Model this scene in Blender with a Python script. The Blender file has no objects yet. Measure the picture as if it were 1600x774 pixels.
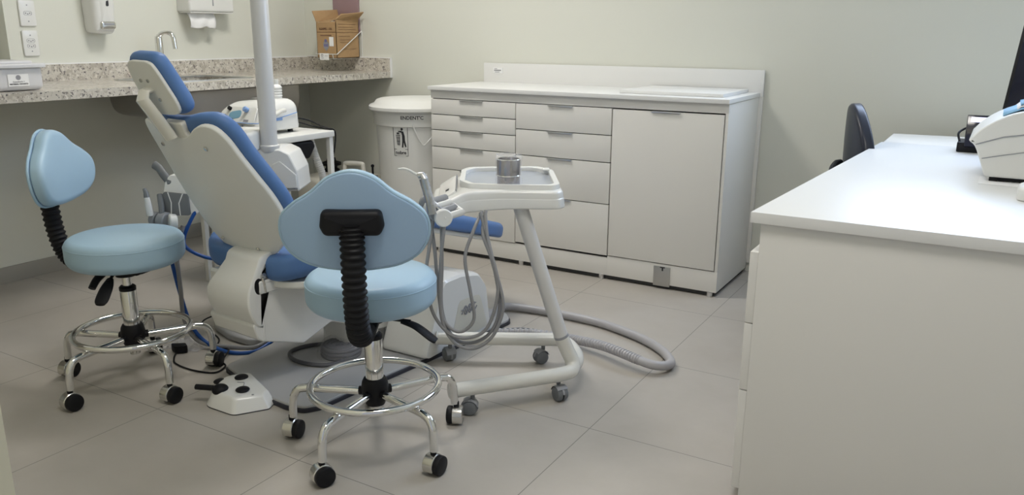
import bpy, bmesh, math, random
from mathutils import Vector, Matrix
random.seed(7)
PI = math.pi
C = bpy.context.scene.collection
SC = bpy.context.scene

# ------------------------------------------------------------------ materials
def mat(name, col, rough=.5, metal=0., spec=.5, coat=0., trans=0., alpha=1., bump=None, noise=None, emit=None, ior=1.45, sheen=0.):
    m = bpy.data.materials.new(name); m.use_nodes = True
    nt = m.node_tree; b = nt.nodes['Principled BSDF']
    def s(k, v):
        if k in b.inputs: b.inputs[k].default_value = v
    s('Base Color', (*col, 1)); s('Roughness', rough); s('Metallic', metal); s('Specular IOR Level', spec)
    s('Coat Weight', coat); s('Transmission Weight', trans); s('Alpha', alpha); s('IOR', ior); s('Sheen Weight', sheen)
    if emit: s('Emission Color', (*emit[0], 1)); s('Emission Strength', emit[1])
    tc = nt.nodes.new('ShaderNodeTexCoord')
    if noise:       # (scale, amount) gentle colour mottling
        n = nt.nodes.new('ShaderNodeTexNoise'); n.inputs['Scale'].default_value = noise[0]; n.inputs['Detail'].default_value = 6
        nt.links.new(tc.outputs['Object'], n.inputs['Vector'])
        r = nt.nodes.new('ShaderNodeValToRGB')
        r.color_ramp.elements[0].position = .3; r.color_ramp.elements[1].position = .7
        r.color_ramp.elements[0].color = (*[c*(1-noise[1]) for c in col], 1); r.color_ramp.elements[1].color = (*[min(1, c*(1+noise[1])) for c in col], 1)
        nt.links.new(n.outputs['Fac'], r.inputs['Fac']); nt.links.new(r.outputs['Color'], b.inputs['Base Color'])
    if bump:        # (scale, strength, distance)
        n = nt.nodes.new('ShaderNodeTexNoise'); n.inputs['Scale'].default_value = bump[0]; n.inputs['Detail'].default_value = 3
        nt.links.new(tc.outputs['Object'], n.inputs['Vector'])
        bp = nt.nodes.new('ShaderNodeBump'); bp.inputs['Strength'].default_value = bump[1]; bp.inputs['Distance'].default_value = bump[2]
        nt.links.new(n.outputs['Fac'], bp.inputs['Height']); nt.links.new(bp.outputs['Normal'], b.inputs['Normal'])
    return m

M = {}
M['wall'] = mat('pale_green_wall_paint', (.70, .704, .635), .75, spec=.25, bump=(220, .06, .002))
M['ceil'] = mat('ceiling_paint', (.82, .82, .78), .9)
M['jamb'] = mat('cream_jamb_paint', (.66, .62, .47), .5)
M['lamwhite'] = mat('white_laminate', (.78, .765, .725), .38, spec=.45)
M['lamtop'] = mat('white_glossy_laminate', (.78, .78, .765), .36, spec=.5)
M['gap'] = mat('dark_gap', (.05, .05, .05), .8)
M['alu'] = mat('brushed_aluminium', (.72, .72, .72), .35, metal=1.)
M['steel'] = mat('stainless_steel', (.55, .55, .54), .32, metal=1., bump=(60, .05, .002))
M['chrome'] = mat('chrome', (.80, .80, .79), .09, metal=1.)
M['hoodchrome'] = mat('satin_chrome', (.66, .65, .62), .24, metal=1.)
M['black'] = mat('black_plastic', (.007, .007, .009), .5, spec=.3)
M['blackmat'] = mat('black_rubber', (.018, .018, .02), .7)
M['coil'] = mat('dark_grey_cable', (.09, .09, .10), .5)
M['grey'] = mat('grey_plastic', (.16, .17, .18), .45)
M['greymid'] = mat('mid_grey_plastic', (.30, .31, .33), .45)
M['hose'] = mat('grey_silicone_hose', (.27, .27, .275), .42)
M['floorhose'] = mat('grey_vinyl_hose', (.42, .41, .42), .4)
M['babyblue'] = mat('light_blue_vinyl', (.36, .515, .645), .42, spec=.45, bump=(300, .05, .001))
M['babyblue2'] = mat('light_blue_plastic_shell', (.33, .47, .65), .34, spec=.5)
M['blue'] = mat('royal_blue_vinyl', (.085, .175, .385), .46, spec=.4, bump=(300, .05, .001))
M['bluehose'] = mat('blue_pvc_hose', (.01, .08, .34), .35)
M['white'] = mat('glossy_white_plastic', (.76, .76, .74), .26, coat=.25)
M['whitemat'] = mat('satin_white_plastic', (.74, .74, .71), .42)
M['cream'] = mat('cream_painted_metal', (.72, .71, .66), .24, coat=.3)
M['beigebox'] = mat('beige_plastic', (.66, .64, .56), .5)
M['bin'] = mat('translucent_white_polyethylene', (.76, .76, .73), .4, spec=.4)
M['ivory'] = mat('pole_enamel', (.66, .655, .64), .3, coat=.2)
M['plate'] = mat('light_grey_enamel_plate', (.42, .42, .425), .38, noise=(6, .04))
M['rug'] = mat('dark_rubber_edge', (.03, .03, .04), .5)
M['traygrey'] = mat('blue_grey_tray_liner', (.38, .41, .46), .22, spec=.6)
M['card'] = mat('brown_cardboard', (.42, .27, .135), .8, noise=(14, .07), bump=(80, .1, .001))
M['cardside'] = mat('cardboard_print', (.16, .085, .05), .8)
M['mauve'] = mat('mauve_painted_panel', (.33, .22, .235), .5)
M['paper'] = mat('white_paper', (.86, .86, .86), .7)
M['ink'] = mat('dark_ink', (.03, .03, .035), .6)
M['inkgrey'] = mat('grey_ink', (.28, .28, .30), .6)
M['inkblue'] = mat('violet_ink', (.16, .15, .30), .6)
M['screen'] = mat('dark_glossy_screen', (.008, .010, .025), .12, spec=.7)
M['screenglare'] = mat('painted_screen_glare', (.5, .5, .6), .3, emit=((.75, .75, 1.), 1.2))  # emission stands in for a reflection on the dark display
M['lcdblue'] = mat('blue_panel_inlay', (.17, .35, .48), .3)
M['softblue'] = mat('blue_knob', (.22, .36, .66), .4)
M['baseboard'] = mat('grey_porcelain_skirting', (.34, .325, .29), .4, noise=(3, .05))
M['sinksteel'] = mat('dull_basin_steel', (.36, .34, .32), .38, metal=1.)
M['cansteel'] = mat('dark_reflective_steel', (.38, .36, .36), .2, metal=1.)
M['navy'] = mat('navy_black_vinyl', (.016, .020, .036), .36)
M['clear'] = mat('clear_plastic_film', (.93, .93, .96), .12, trans=.0, alpha=.22, spec=.9, bump=(45, .9, .01))
M['film'] = mat('clear_wrap_film', (.95, .95, 1.), .10, alpha=.20, spec=1., bump=(60, 1., .01))
M['film2'] = mat('crinkled_clear_film', (.97, .97, 1.), .14, alpha=.15, spec=1., bump=(70, 1., .01))
M['film3'] = mat('thin_clear_film', (.9, .9, .95), .2, alpha=.12, spec=.8, bump=(60, 1., .01))
M['bagfilm'] = mat('crumpled_bag_film', (.95, .95, 1.), .10, alpha=.38, spec=1., bump=(70, 1., .01))
M['frost'] = mat('frosted_clear_plastic', (.74, .74, .76), .35, alpha=.86, spec=.5)
M['dirt'] = mat('dark_floor_scuff', (.10, .09, .08), .9)
M['labelblue'] = mat('blue_label', (.05, .25, .6), .5)
M['pblue'] = mat('pale_blue_paper', (.25, .5, .75), .6)

def floor_mat():
    m = bpy.data.materials.new('porcelain_floor_tiles'); m.use_nodes = True; nt = m.node_tree; b = nt.nodes['Principled BSDF']
    tc = nt.nodes.new('ShaderNodeTexCoord'); sx = nt.nodes.new('ShaderNodeSeparateXYZ'); nt.links.new(tc.outputs['Object'], sx.inputs[0])
    def grid(sock, off, size, w):
        a = nt.nodes.new('ShaderNodeMath'); a.operation = 'SUBTRACT'; a.inputs[1].default_value = off; nt.links.new(sock, a.inputs[0])
        p = nt.nodes.new('ShaderNodeMath'); p.operation = 'PINGPONG'; p.inputs[1].default_value = size/2; nt.links.new(a.outputs[0], p.inputs[0])
        l = nt.nodes.new('ShaderNodeMath'); l.operation = 'LESS_THAN'; l.inputs[1].default_value = w; nt.links.new(p.outputs[0], l.inputs[0]); return l
    gx = grid(sx.outputs['X'], -.930, .6085, .0014); gy = grid(sx.outputs['Y'], 1.4365, .5905, .0014)
    mx = nt.nodes.new('ShaderNodeMath'); mx.operation = 'MAXIMUM'; nt.links.new(gx.outputs[0], mx.inputs[0]); nt.links.new(gy.outputs[0], mx.inputs[1])
    n = nt.nodes.new('ShaderNodeTexNoise'); n.inputs['Scale'].default_value = 2.2; n.inputs['Detail'].default_value = 8; n.inputs['Roughness'].default_value = .6
    nt.links.new(tc.outputs['Object'], n.inputs['Vector'])
    r = nt.nodes.new('ShaderNodeValToRGB'); r.color_ramp.elements[0].position = .3; r.color_ramp.elements[1].position = .72
    r.color_ramp.elements[0].color = (.395, .365, .325, 1); r.color_ramp.elements[1].color = (.475, .445, .405, 1)
    nt.links.new(n.outputs['Fac'], r.inputs['Fac'])
    mix = nt.nodes.new('ShaderNodeMix'); mix.data_type = 'RGBA'; nt.links.new(mx.outputs[0], mix.inputs['Factor'])
    nt.links.new(r.outputs['Color'], mix.inputs['A']); mix.inputs['B'].default_value = (.21, .195, .175, 1)
    nt.links.new(mix.outputs['Result'], b.inputs['Base Color'])
    b.inputs['Roughness'].default_value = .42; b.inputs['Specular IOR Level'].default_value = .42
    bp = nt.nodes.new('ShaderNodeBump'); bp.inputs['Strength'].default_value = .3; bp.inputs['Distance'].default_value = .001; bp.invert = True
    nt.links.new(mx.outputs[0], bp.inputs['Height']); nt.links.new(bp.outputs['Normal'], b.inputs['Normal'])
    return m
M['floor'] = floor_mat()

def granite():
    m = bpy.data.materials.new('speckled_granite'); m.use_nodes = True; nt = m.node_tree; b = nt.nodes['Principled BSDF']
    tc = nt.nodes.new('ShaderNodeTexCoord')
    def vor(scale, thr, prev, col, seed):
        mp = nt.nodes.new('ShaderNodeMapping'); mp.inputs['Location'].default_value = (seed, seed*1.3, seed*.7); nt.links.new(tc.outputs['Object'], mp.inputs['Vector'])
        n = nt.nodes.new('ShaderNodeTexNoise'); n.inputs['Scale'].default_value = scale; n.inputs['Detail'].default_value = 3; nt.links.new(mp.outputs[0], n.inputs['Vector'])
        g = nt.nodes.new('ShaderNodeValToRGB'); g.color_ramp.elements[0].position = thr; g.color_ramp.elements[1].position = thr+.05
        g.color_ramp.elements[0].color = (0, 0, 0, 1); g.color_ramp.elements[1].color = (1, 1, 1, 1)
        nt.links.new(n.outputs['Fac'], g.inputs['Fac'])
        mx = nt.nodes.new('ShaderNodeMix'); mx.data_type = 'RGBA'; nt.links.new(g.outputs['Color'], mx.inputs['Factor'])
        if isinstance(prev, tuple): mx.inputs['A'].default_value = (*prev, 1)
        else: nt.links.new(prev, mx.inputs['A'])
        mx.inputs['B'].default_value = (*col, 1); return mx.outputs['Result']
    c = vor(28, .50, (.60, .565, .50), (.47, .43, .37), 1.)
    c = vor(60, .58, c, (.70, .66, .60), 5.)
    c = vor(75, .60, c, (.22, .20, .19), 9.)
    c = vor(110, .63, c, (.10, .095, .10), 13.)
    nt.links.new(c, b.inputs['Base Color']); b.inputs['Roughness'].default_value = .22; b.inputs['Coat Weight'].default_value = .2
    return m
M['granite'] = granite()

# ------------------------------------------------------------------ mesh tools
def frame(o, x, y):
    x = Vector(x).normalized(); y = Vector(y); z = x.cross(y).normalized(); y = z.cross(x)
    m = Matrix.Identity(4)
    for i, a in enumerate((x, y, z)):
        for j in range(3): m[j][i] = a[j]
    for j in range(3): m[j][3] = o[j]
    return m
I4 = Matrix.Identity(4)

def smooth_open(pts, n=6):
    P = [Vector(p) for p in pts]; out = []
    P = [P[0]*2-P[1]] + P + [P[-1]*2-P[-2]]
    for i in range(1, len(P)-2):
        p0, p1, p2, p3 = P[i-1:i+3]
        for k in range(n):
            t = k/n
            out.append(.5*((2*p1)+(p2-p0)*t+(2*p0-5*p1+4*p2-p3)*t*t+(3*p1-p0-3*p2+p3)*t**3))
    out.append(P[-2].copy()); return out
def smooth_closed(pts, n=4):
    P = [Vector(p) for p in pts]; N = len(P); out = []
    for i in range(N):
        p0, p1, p2, p3 = P[i-1], P[i], P[(i+1) % N], P[(i+2) % N]
        for k in range(n):
            t = k/n
            out.append(.5*((2*p1)+(p2-p0)*t+(2*p0-5*p1+4*p2-p3)*t*t+(3*p1-p0-3*p2+p3)*t**3))
    return out
def rounded(pts, r, n=4):
    """polygon with rounded corners; r a number or a list"""
    P = [Vector(p).to_2d() for p in pts]; N = len(P); out = []
    for i in range(N):
        a, b, c = P[i-1], P[i], P[(i+1) % N]; rr = r[i] if isinstance(r, (list, tuple)) else r
        u = (a-b); v = (c-b); lu, lv = u.length, v.length; u.normalize(); v.normalize()
        ang = u.angle(v) if lu and lv else PI
        d = min(rr/math.tan(ang/2) if ang < PI-.01 else 0, lu*.48, lv*.48)
        if d < 1e-5: out.append(b); continue
        p, q = b+u*d, b+v*d
        for k in range(n+1):
            t = k/n; out.append((p*(1-t)**2+b*2*t*(1-t)+q*t*t))
    return out
def circle(r, n=32, cx=0, cy=0):
    return [Vector((cx+r*math.cos(2*PI*i/n), cy+r*math.sin(2*PI*i/n))) for i in range(n)]
def rect(x0, y0, x1, y1): return [(x0, y0), (x1, y0), (x1, y1), (x0, y1)]

class MB:
    def __init__(s): s.bm = bmesh.new()
    def quadgrid(s, rings, closed_u=True, cap0=False, cap1=False):
        V = [[s.bm.verts.new(p) for p in r] for r in rings]
        n = len(V[0])
        for i in range(len(V)-1):
            for j in range(n if closed_u else n-1):
                k = (j+1) % n
                try: s.bm.faces.new((V[i][j], V[i][k], V[i+1][k], V[i+1][j]))
                except ValueError: pass
        if cap0: s.bm.faces.new(list(reversed(V[0])))
        if cap1: s.bm.faces.new(V[-1])
        return V
    def box(s, a, b, m=I4, bev=.0, seg=2):
        """box by two corners, edges bevelled"""
        t = bmesh.new(); x0, y0, z0 = [min(p, q) for p, q in zip(a, b)]; x1, y1, z1 = [max(p, q) for p, q in zip(a, b)]
        v = [t.verts.new(p) for p in ((x0, y0, z0), (x1, y0, z0), (x1, y1, z0), (x0, y1, z0), (x0, y0, z1), (x1, y0, z1), (x1, y1, z1), (x0, y1, z1))]
        for f in ((3, 2, 1, 0), (4, 5, 6, 7), (0, 1, 5, 4), (1, 2, 6, 5), (2, 3, 7, 6), (3, 0, 4, 7)): t.faces.new([v[i] for i in f])
        if bev: bmesh.ops.bevel(t, geom=list(t.edges), offset=bev, segments=seg, affect='EDGES', profile=.6)
        return s.merge(t, m)
    def merge(s, t, m=I4):
        mp = {}
        for v in t.verts: mp[v] = s.bm.verts.new(m @ v.co)
        for f in t.faces:
            try: s.bm.faces.new([mp[v] for v in f.verts])
            except ValueError: pass
        t.free(); return s
    def prism(s, out, z0, z1, m=I4, bev=.0, seg=2):
        t = bmesh.new(); a = [t.verts.new((p[0], p[1], z0)) for p in out]; b = [t.verts.new((p[0], p[1], z1)) for p in out]; n = len(out)
        t.faces.new(list(reversed(a))); t.faces.new(b)
        for i in range(n): t.faces.new((a[i], a[(i+1) % n], b[(i+1) % n], b[i]))
        bmesh.ops.recalc_face_normals(t, faces=t.faces)
        if bev: bmesh.ops.bevel(t, geom=[e for e in t.edges if abs(e.calc_face_angle(0)) > .5], offset=bev, segments=seg, affect='EDGES', profile=.6)
        return s.merge(t, m)
    def pad(s, out, z0, z1, rt=.01, rb=.01, m=I4, dome=0., fn=None, seg=5, rings=5, base_dome=0.):
        """soft-edged slab on an outline; offsets along outline normals, interior closed by scaled rings"""
        out = [Vector((p[0], p[1])) for p in out]; n = len(out)
        ar = sum(out[i].x*out[(i+1) % n].y-out[(i+1) % n].x*out[i].y for i in range(n))
        if ar < 0: out.reverse()
        c = sum(out, Vector((0, 0)))/n
        nor = []
        for i in range(n):
            t = (out[(i+1) % n]-out[i-1]); t.normalize(); nor.append(Vector((t.y, -t.x)))
        def ring(ins, z): return [Vector((out[i].x-nor[i].x*ins, out[i].y-nor[i].y*ins, z)) for i in range(n)]
        R = []
        inner = ring(rb, z0)
        for k in range(rings):
            t = (k+.15)/rings; R.append([Vector((c.x+(p.x-c.x)*t, c.y+(p.y-c.y)*t, z0-base_dome*(1-t*t))) for p in inner])
        for k in range(seg+1):
            a = PI/2*k/seg; R.append(ring(rb*(1-math.sin(a)), z0+rb*(1-math.cos(a))))
        for k in range(seg+1):
            a = PI/2*k/seg; R.append(ring(rt*(1-math.cos(a)), z1-rt*(1-math.sin(a))))
        inner = ring(rt, z1)
        for k in range(rings):
            t = 1-(k+.85)/rings; R.append([Vector((c.x+(p.x-c.x)*t, c.y+(p.y-c.y)*t, z1+dome*(1-t*t))) for p in inner])
        if fn: R = [[fn(p) for p in r] for r in R]
        s.quadgrid([[m @ p for p in r] for r in R], True, True, True); return s
    def ringpad(s, outer, inner, z0, z1, m=I4):
        n = len(outer)
        L = [[Vector((p[0], p[1], z)) for p in o] for o, z in ((outer, z0), (outer, z1-.002), ([o_*.97+i_*.03 for o_, i_ in zip(outer, inner)], z1), ([o_*.1+i_*.9 for o_, i_ in zip(outer, inner)], z1), (inner, z1-.002), (inner, z0), (outer, z0))]
        s.quadgrid([[m @ p for p in r] for r in L]); return s
    def tube(s, path, r, n=12, cap=True, m=I4, up=None):
        P = [Vector(p) for p in path]; N = len(P)
        T = [((P[min(i+1, N-1)]-P[max(i-1, 0)])).normalized() for i in range(N)]
        a = Vector(up) if up else (Vector((0, 0, 1)) if abs(T[0].z) < .9 else Vector((1, 0, 0)))
        nx = (a-T[0]*a.dot(T[0])).normalized(); R = []
        for i in range(N):
            nx = (nx-T[i]*nx.dot(T[i])).normalized(); ny = T[i].cross(nx)
            rr = r(i/(N-1), i) if callable(r) else r
            if not isinstance(rr, tuple): rr = (rr, rr)
            R.append([m @ (P[i]+nx*rr[0]*math.cos(2*PI*k/n)+ny*rr[1]*math.sin(2*PI*k/n)) for k in range(n)])
        s.quadgrid(R, True, cap, cap); return s
    def lathe(s, prof, n=32, m=I4, a0=0, a1=2*PI):
        full = abs(a1-a0-2*PI) < 1e-6; k = n if full else n+1
        R = [[m @ Vector((r*math.cos(a0+(a1-a0)*j/n), r*math.sin(a0+(a1-a0)*j/n), z)) for j in range(k)] for r, z in prof]
        s.quadgrid(R, full, prof[0][0] > 1e-6 and full, prof[-1][0] > 1e-6 and full); return s
    def cyl(s, p, q, r, n=20, r2=None, bev=0.):
        p, q = Vector(p), Vector(q); d = q-p; L = d.length; z = d.normalized()
        x = z.orthogonal().normalized(); m = frame(p, x, z.cross(x))
        r2 = r if r2 is None else r2
        pr = [(r-bev, 0), (r, bev), (r2, L-bev), (r2-bev, L)] if bev else [(r, 0), (r2, L)]
        return s.lathe(pr, n, m)
    def ball(s, c, r, n=16, sc=(1, 1, 1), m=I4):
        pr = [(max(math.sin(PI*i/n), 1e-4)*r, -math.cos(PI*i/n)*r) for i in range(n+1)]
        mm = m @ Matrix.Translation(c) @ Matrix.Diagonal((*sc, 1)); return s.lathe(pr, n*2, mm)
    def torus(s, c, R, r, n=64, k=12, m=I4):
        P = [Vector((c[0]+R*math.cos(2*PI*i/n), c[1]+R*math.sin(2*PI*i/n), c[2])) for i in range(n)]
        rg = []
        for i in range(n):
            d = Vector((math.cos(2*PI*i/n), math.sin(2*PI*i/n), 0))
            rg.append([m @ (P[i]+d*r*math.cos(2*PI*j/k)+Vector((0, 0, 1))*r*math.sin(2*PI*j/k)) for j in range(k)])
        rg.append(rg[0]); s.quadgrid(rg); return s
    def build(s, name, material, parent=None, loc=None, flat=False, sharp=35):
        bm = s.bm
        off = Vector((0, 0, 0))
        if parent is not None: off = wloc(parent)
        elif loc is not None: off = Vector(loc)
        bmesh.ops.remove_doubles(bm, verts=bm.verts, dist=1e-5)
        for v in bm.verts: v.co -= off
        bmesh.ops.recalc_face_normals(bm, faces=bm.faces)
        me = bpy.data.meshes.new(name); bm.to_mesh(me); bm.free()
        if not flat:
            me.shade_smooth(); me.set_sharp_from_angle(angle=math.radians(sharp))
        o = bpy.data.objects.new(name, me); C.objects.link(o); me.materials.append(M[material] if isinstance(material, str) else material)
        if parent is not None: o.parent = parent
        else: o.location = off
        return o
def wloc(o):
    v = Vector((0, 0, 0))
    while o is not None: v += o.location; o = o.parent
    return v
def tag(o, label, cat, group=None, kind=None):
    if label: o['label'] = label
    if cat: o['category'] = cat
    if group: o['group'] = group
    if kind: o['kind'] = kind
    return o
def thing(name, label, cat, loc=(0, 0, 0), group=None):
    o = bpy.data.objects.new(name, None); C.objects.link(o); o.location = loc; o.empty_display_size = .1
    return tag(o, label, cat, group)
def struct(o): o['kind'] = 'structure'; return o
def box(name, a, b, material, parent=None, bev=.002, m=I4, loc=None): return MB().box(a, b, m, bev).build(name, material, parent, loc)
def text(body, size, m, material, parent, name='lettering', depth=.0006, align='CENTER', sx=1.):
    cu = bpy.data.curves.new(name, 'FONT'); cu.body = body; cu.size = size; cu.align_x = align; cu.align_y = 'CENTER'; cu.extrude = depth; cu.offset = size*.022; cu.resolution_u = 2
    t = bpy.data.objects.new(name, cu); C.objects.link(t)
    dg = bpy.context.evaluated_depsgraph_get(); dg.update()
    me = bpy.data.meshes.new_from_object(t.evaluated_get(dg)); bpy.data.objects.remove(t); bpy.data.curves.remove(cu)
    o = bpy.data.objects.new(name, me); C.objects.link(o); me.materials.clear(); me.materials.append(M[material])
    off = wloc(parent)
    me.transform(Matrix.Translation(-off) @ m @ Matrix.Diagonal((sx, 1, 1, 1))); o.parent = parent; return o
def join_into(mb, o):  # append a text object's mesh to a builder
    t = bmesh.new(); t.from_mesh(o.data); mb.merge(t, Matrix.Translation(wloc(o))); bpy.data.objects.remove(o)
def dup(root):
    r = root.copy(); C.objects.link(r)
    for ch in [c for c in bpy.data.objects if c.parent == root]:
        c = ch.copy(); C.objects.link(c); c.parent = r
        for g in [g for g in bpy.data.objects if g.parent == ch]:
            d = g.copy(); C.objects.link(d); d.parent = c
    return r

# ------------------------------------------------------------------ camera
cam = bpy.data.cameras.new('camera'); co = bpy.data.objects.new('camera', cam); C.objects.link(co); SC.camera = co
cam.sensor_fit = 'HORIZONTAL'; cam.sensor_width = 36; cam.lens = 1266.08/1600*36; cam.clip_start = .05
yaw, pit, rol = [math.radians(a) for a in (-30.7277, 14.8421, .30838)]
fw = Vector((math.sin(yaw)*math.cos(pit), math.cos(yaw)*math.cos(pit), -math.sin(pit)))
rt = Vector((math.cos(yaw), -math.sin(yaw), 0)); up = rt.cross(fw)
r2 = rt*math.cos(rol)+up*math.sin(rol); u2 = -rt*math.sin(rol)+up*math.cos(rol)
cm = Matrix.Identity(4)
for i, a in enumerate((r2, u2, -fw)):
    for j in range(3): cm[j][i] = a[j]
cm.translation = (0, 0, 1.15); co.matrix_world = cm

# ------------------------------------------------------------------ room
XL, YB, XR, ZC = -3.904, 3.956, 1.75, 2.7
struct(box('floor', (XL-.2, -.9, -.1), (XR+.2, YB+.2, 0), 'floor', bev=0))
struct(box('ceiling', (XL-.2, -.9, ZC), (XR+.2, YB+.2, ZC+.1), 'ceil', bev=0))
w = MB(); w.box((XL-.25, -.9, 0), (XL, YB+.15, .95)); w.box((XL-.25, 2.085, .95), (XL, YB+.15, ZC)); w.box((XL-.25, -.9, .95), (XL-.09, 2.085, ZC)); struct(w.build('wall_left', 'wall', flat=True))
WX0, WX1, WZ0, WZ1 = -.70, 1.10, 1.40, 2.30
w = MB()
w.box((XL, YB, 0), (WX0, YB+.15, ZC)); w.box((WX1, YB, 0), (XR, YB+.15, ZC)); w.box((WX0, YB, 0), (WX1, YB+.15, WZ0)); w.box((WX0, YB, WZ1), (WX1, YB+.15, ZC))
struct(w.build('wall_back', 'wall', flat=True))
struct(box('wall_right', (XR, -.9, 0), (XR+.15, YB+.15, ZC), 'wall', bev=0))
w = MB(); w.box((XL, .30, 0), (-.977, .45, ZC)); w.box((.75, .30, 0), (XR, .45, ZC)); w.box((-.977, .30, 2.15), (.75, .45, ZC)); struct(w.build('wall_front', 'jamb', flat=True))
w = MB(); f = .05
for a, b in (((WX0, YB+.03, WZ0), (WX1, YB+.08, WZ0+f)), ((WX0, YB+.03, WZ1-f), (WX1, YB+.08, WZ1)), ((WX0, YB+.03, WZ0), (WX0+f, YB+.08, WZ1)), ((WX1-f, YB+.03, WZ0), (WX1, YB+.08, WZ1)), (((WX0+WX1)/2-.03, YB+.03, WZ0), ((WX0+WX1)/2+.03, YB+.08, WZ1))):
    w.box(a, b, bev=.003)
struct(w.build('window_1', 'alu'))
struct(box('baseboard_left', (XL, .45, 0), (XL+.012, YB, .076), 'baseboard', bev=.001))

# ceiling lamps
def ceil_lamp(x, y, e, col, label):
    t = thing('ceiling_light', label, 'ceiling light', (x, y, ZC-.03), 'square ceiling lights')
    w = MB()
    for a, b in (((-.32, -.32), (.32, -.30)), ((-.32, .30), (.32, .32)), ((-.32, -.3), (-.30, .3)), ((.30, -.3), (.32, .3))): w.box((x+a[0], y+a[1], ZC-.03), (x+b[0], y+b[1], ZC-.001), bev=.002)
    w.build('frame', 'whitemat', t)
    m = mat('light_diffuser', (.9, .9, .9), .6, emit=(col, e)); box('diffuser', (x-.3, y-.3, ZC-.02), (x+.3, y+.3, ZC-.005), m, t, bev=0)
LK = 1.0
ceil_lamp(-2.4, 2.7, 28*LK, (1., .965, .915), 'square white ceiling light above the dental chair')
ceil_lamp(-.6, 1.05, 19*LK, (1., .96, .90), 'unseen square white ceiling light added near the doorway as front fill')  # out of view, placed as fill for the camera-facing sides
# daylight through the window
al = bpy.data.lights.new('daylight', 'AREA'); al.shape = 'RECTANGLE'; al.size = WX1-WX0; al.size_y = WZ1-WZ0; al.energy = 52; al.color = (.62, .76, 1.)
ao = bpy.data.objects.new('daylight', al); C.objects.link(ao); ao.location = ((WX0+WX1)/2, YB+.14, (WZ0+WZ1)/2); ao.rotation_euler = (math.radians(-66), 0, 0)
wd = bpy.data.worlds.new('world'); SC.world = wd; wd.use_nodes = True
wd.node_tree.nodes['Background'].inputs[0].default_value = (.86, .9, 1, 1); wd.node_tree.nodes['Background'].inputs[1].default_value = .45

# ------------------------------------------------------------------ granite counter and what stands by it
XF = -3.207
ct = thing('countertop', 'speckled granite washbasin counter with raised splashback along the left wall', 'countertop', (XL, 2.2, .883))
w = MB(); SY0, SY1, SX0, SX1 = 2.45, 2.98, -3.70, -3.33
for a, b in (((XL+.001, .45, .883), (XF, SY0, .919)), ((XL+.001, SY1, .883), (XF, YB-.001, .919)), ((XL+.001, SY0, .883), (SX0, SY1, .919)), ((SX1, SY0, .883), (XF, SY1, .919))): w.box(a, b)
w.build('slab', 'granite', ct, flat=True)
w = MB(); w.box((XL+.001, .45, .919), (XL+.021, YB-.001, .994)); w.box((XL+.021, YB-.021, .919), (XF, YB-.001, .998)); w.build('splashback', 'granite', ct, flat=True)
w = MB(); w.box((XL+.001, .45, .994), (XL+.018, YB-.001, .999)); w.box((XL+.021, YB-.018, .998), (XF+.003, YB-.001, 1.002)); w.box((XF, YB-.018, .883), (XF+.004, YB-.001, 1.002)); w.build('sealant_line', 'paper', ct, flat=True)
sk = thing('sink_basin', 'stainless steel basin hanging under the granite counter', 'sink', (-3.52, 2.88, .70))
prof = smooth_open([(2.43, .882), (2.435, .82), (2.46, .765), (2.54, .738), (2.75, .712), (3.0, .688), (3.17, .674), (3.27, .69), (3.315, .76), (3.32, .882)], 4)
w = MB(); o = [(p.x, p.y) for p in smooth_open([(*p, 0) for p in [(q.x, q.y) for q in prof]], 1)]
w.prism(o, 3.34, 3.74, frame((0, 0, 0), (0, 1, 0), (0, 0, 1)) @ Matrix.Diagonal((1, 1, -1, 1)), bev=.02, seg=4); w.build('bowl', 'sinksteel', sk)
w = MB(); oo = rounded(rect(SX0-.015, SY0-.015, SX1+.015, SY1+.015), .06, 6); ii = rounded(rect(SX0+.01, SY0+.01, SX1-.01, SY1-.01), .05, 6)
w.ringpad(oo, ii, .915, .923); w.build('rim', 'steel', sk)
w = MB(); w.pad(rounded(rect(SX0+.005, SY0+.005, SX1-.005, SY1-.005), .05, 6), .883, .886, .001, .001); w.build('inner_bottom', 'steel', sk)
fa = thing('faucet', 'chrome lever tap rising behind the blue headrest', 'faucet', (-3.80, 2.79, .919))
w = MB(); w.lathe([(.028, 0), (.028, .008), (.019, .016), (.020, .12), (.019, .195), (.016, .205), (.001, .208)], 24, Matrix.Translation((-3.80, 2.79, .919))); w.build('body', 'chrome', fa)
w = MB(); w.tube(smooth_open([(-3.80, 2.79, 1.08), (-3.795, 2.79, 1.115), (-3.78, 2.797, 1.138), (-3.75, 2.812, 1.142), (-3.728, 2.822, 1.125), (-3.72, 2.826, 1.06)], 6), .0115, 14); w.build('spout', 'chrome', fa)
w = MB(); w.tube([(-3.80, 2.79, 1.128), (-3.80, 2.81, 1.138), (-3.80, 2.86, 1.140)], lambda t, i: (.006, .014), 10); w.build('lever', 'chrome', fa)
w = MB(); w.lathe([(.0215, .085), (.0215, .112)], 24, Matrix.Translation((-3.80, 2.79, .919)), -.9*PI, .3*PI); o = w.build('sticker', 'labelblue', fa); o['label'] = 'bright blue sticker'

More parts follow.
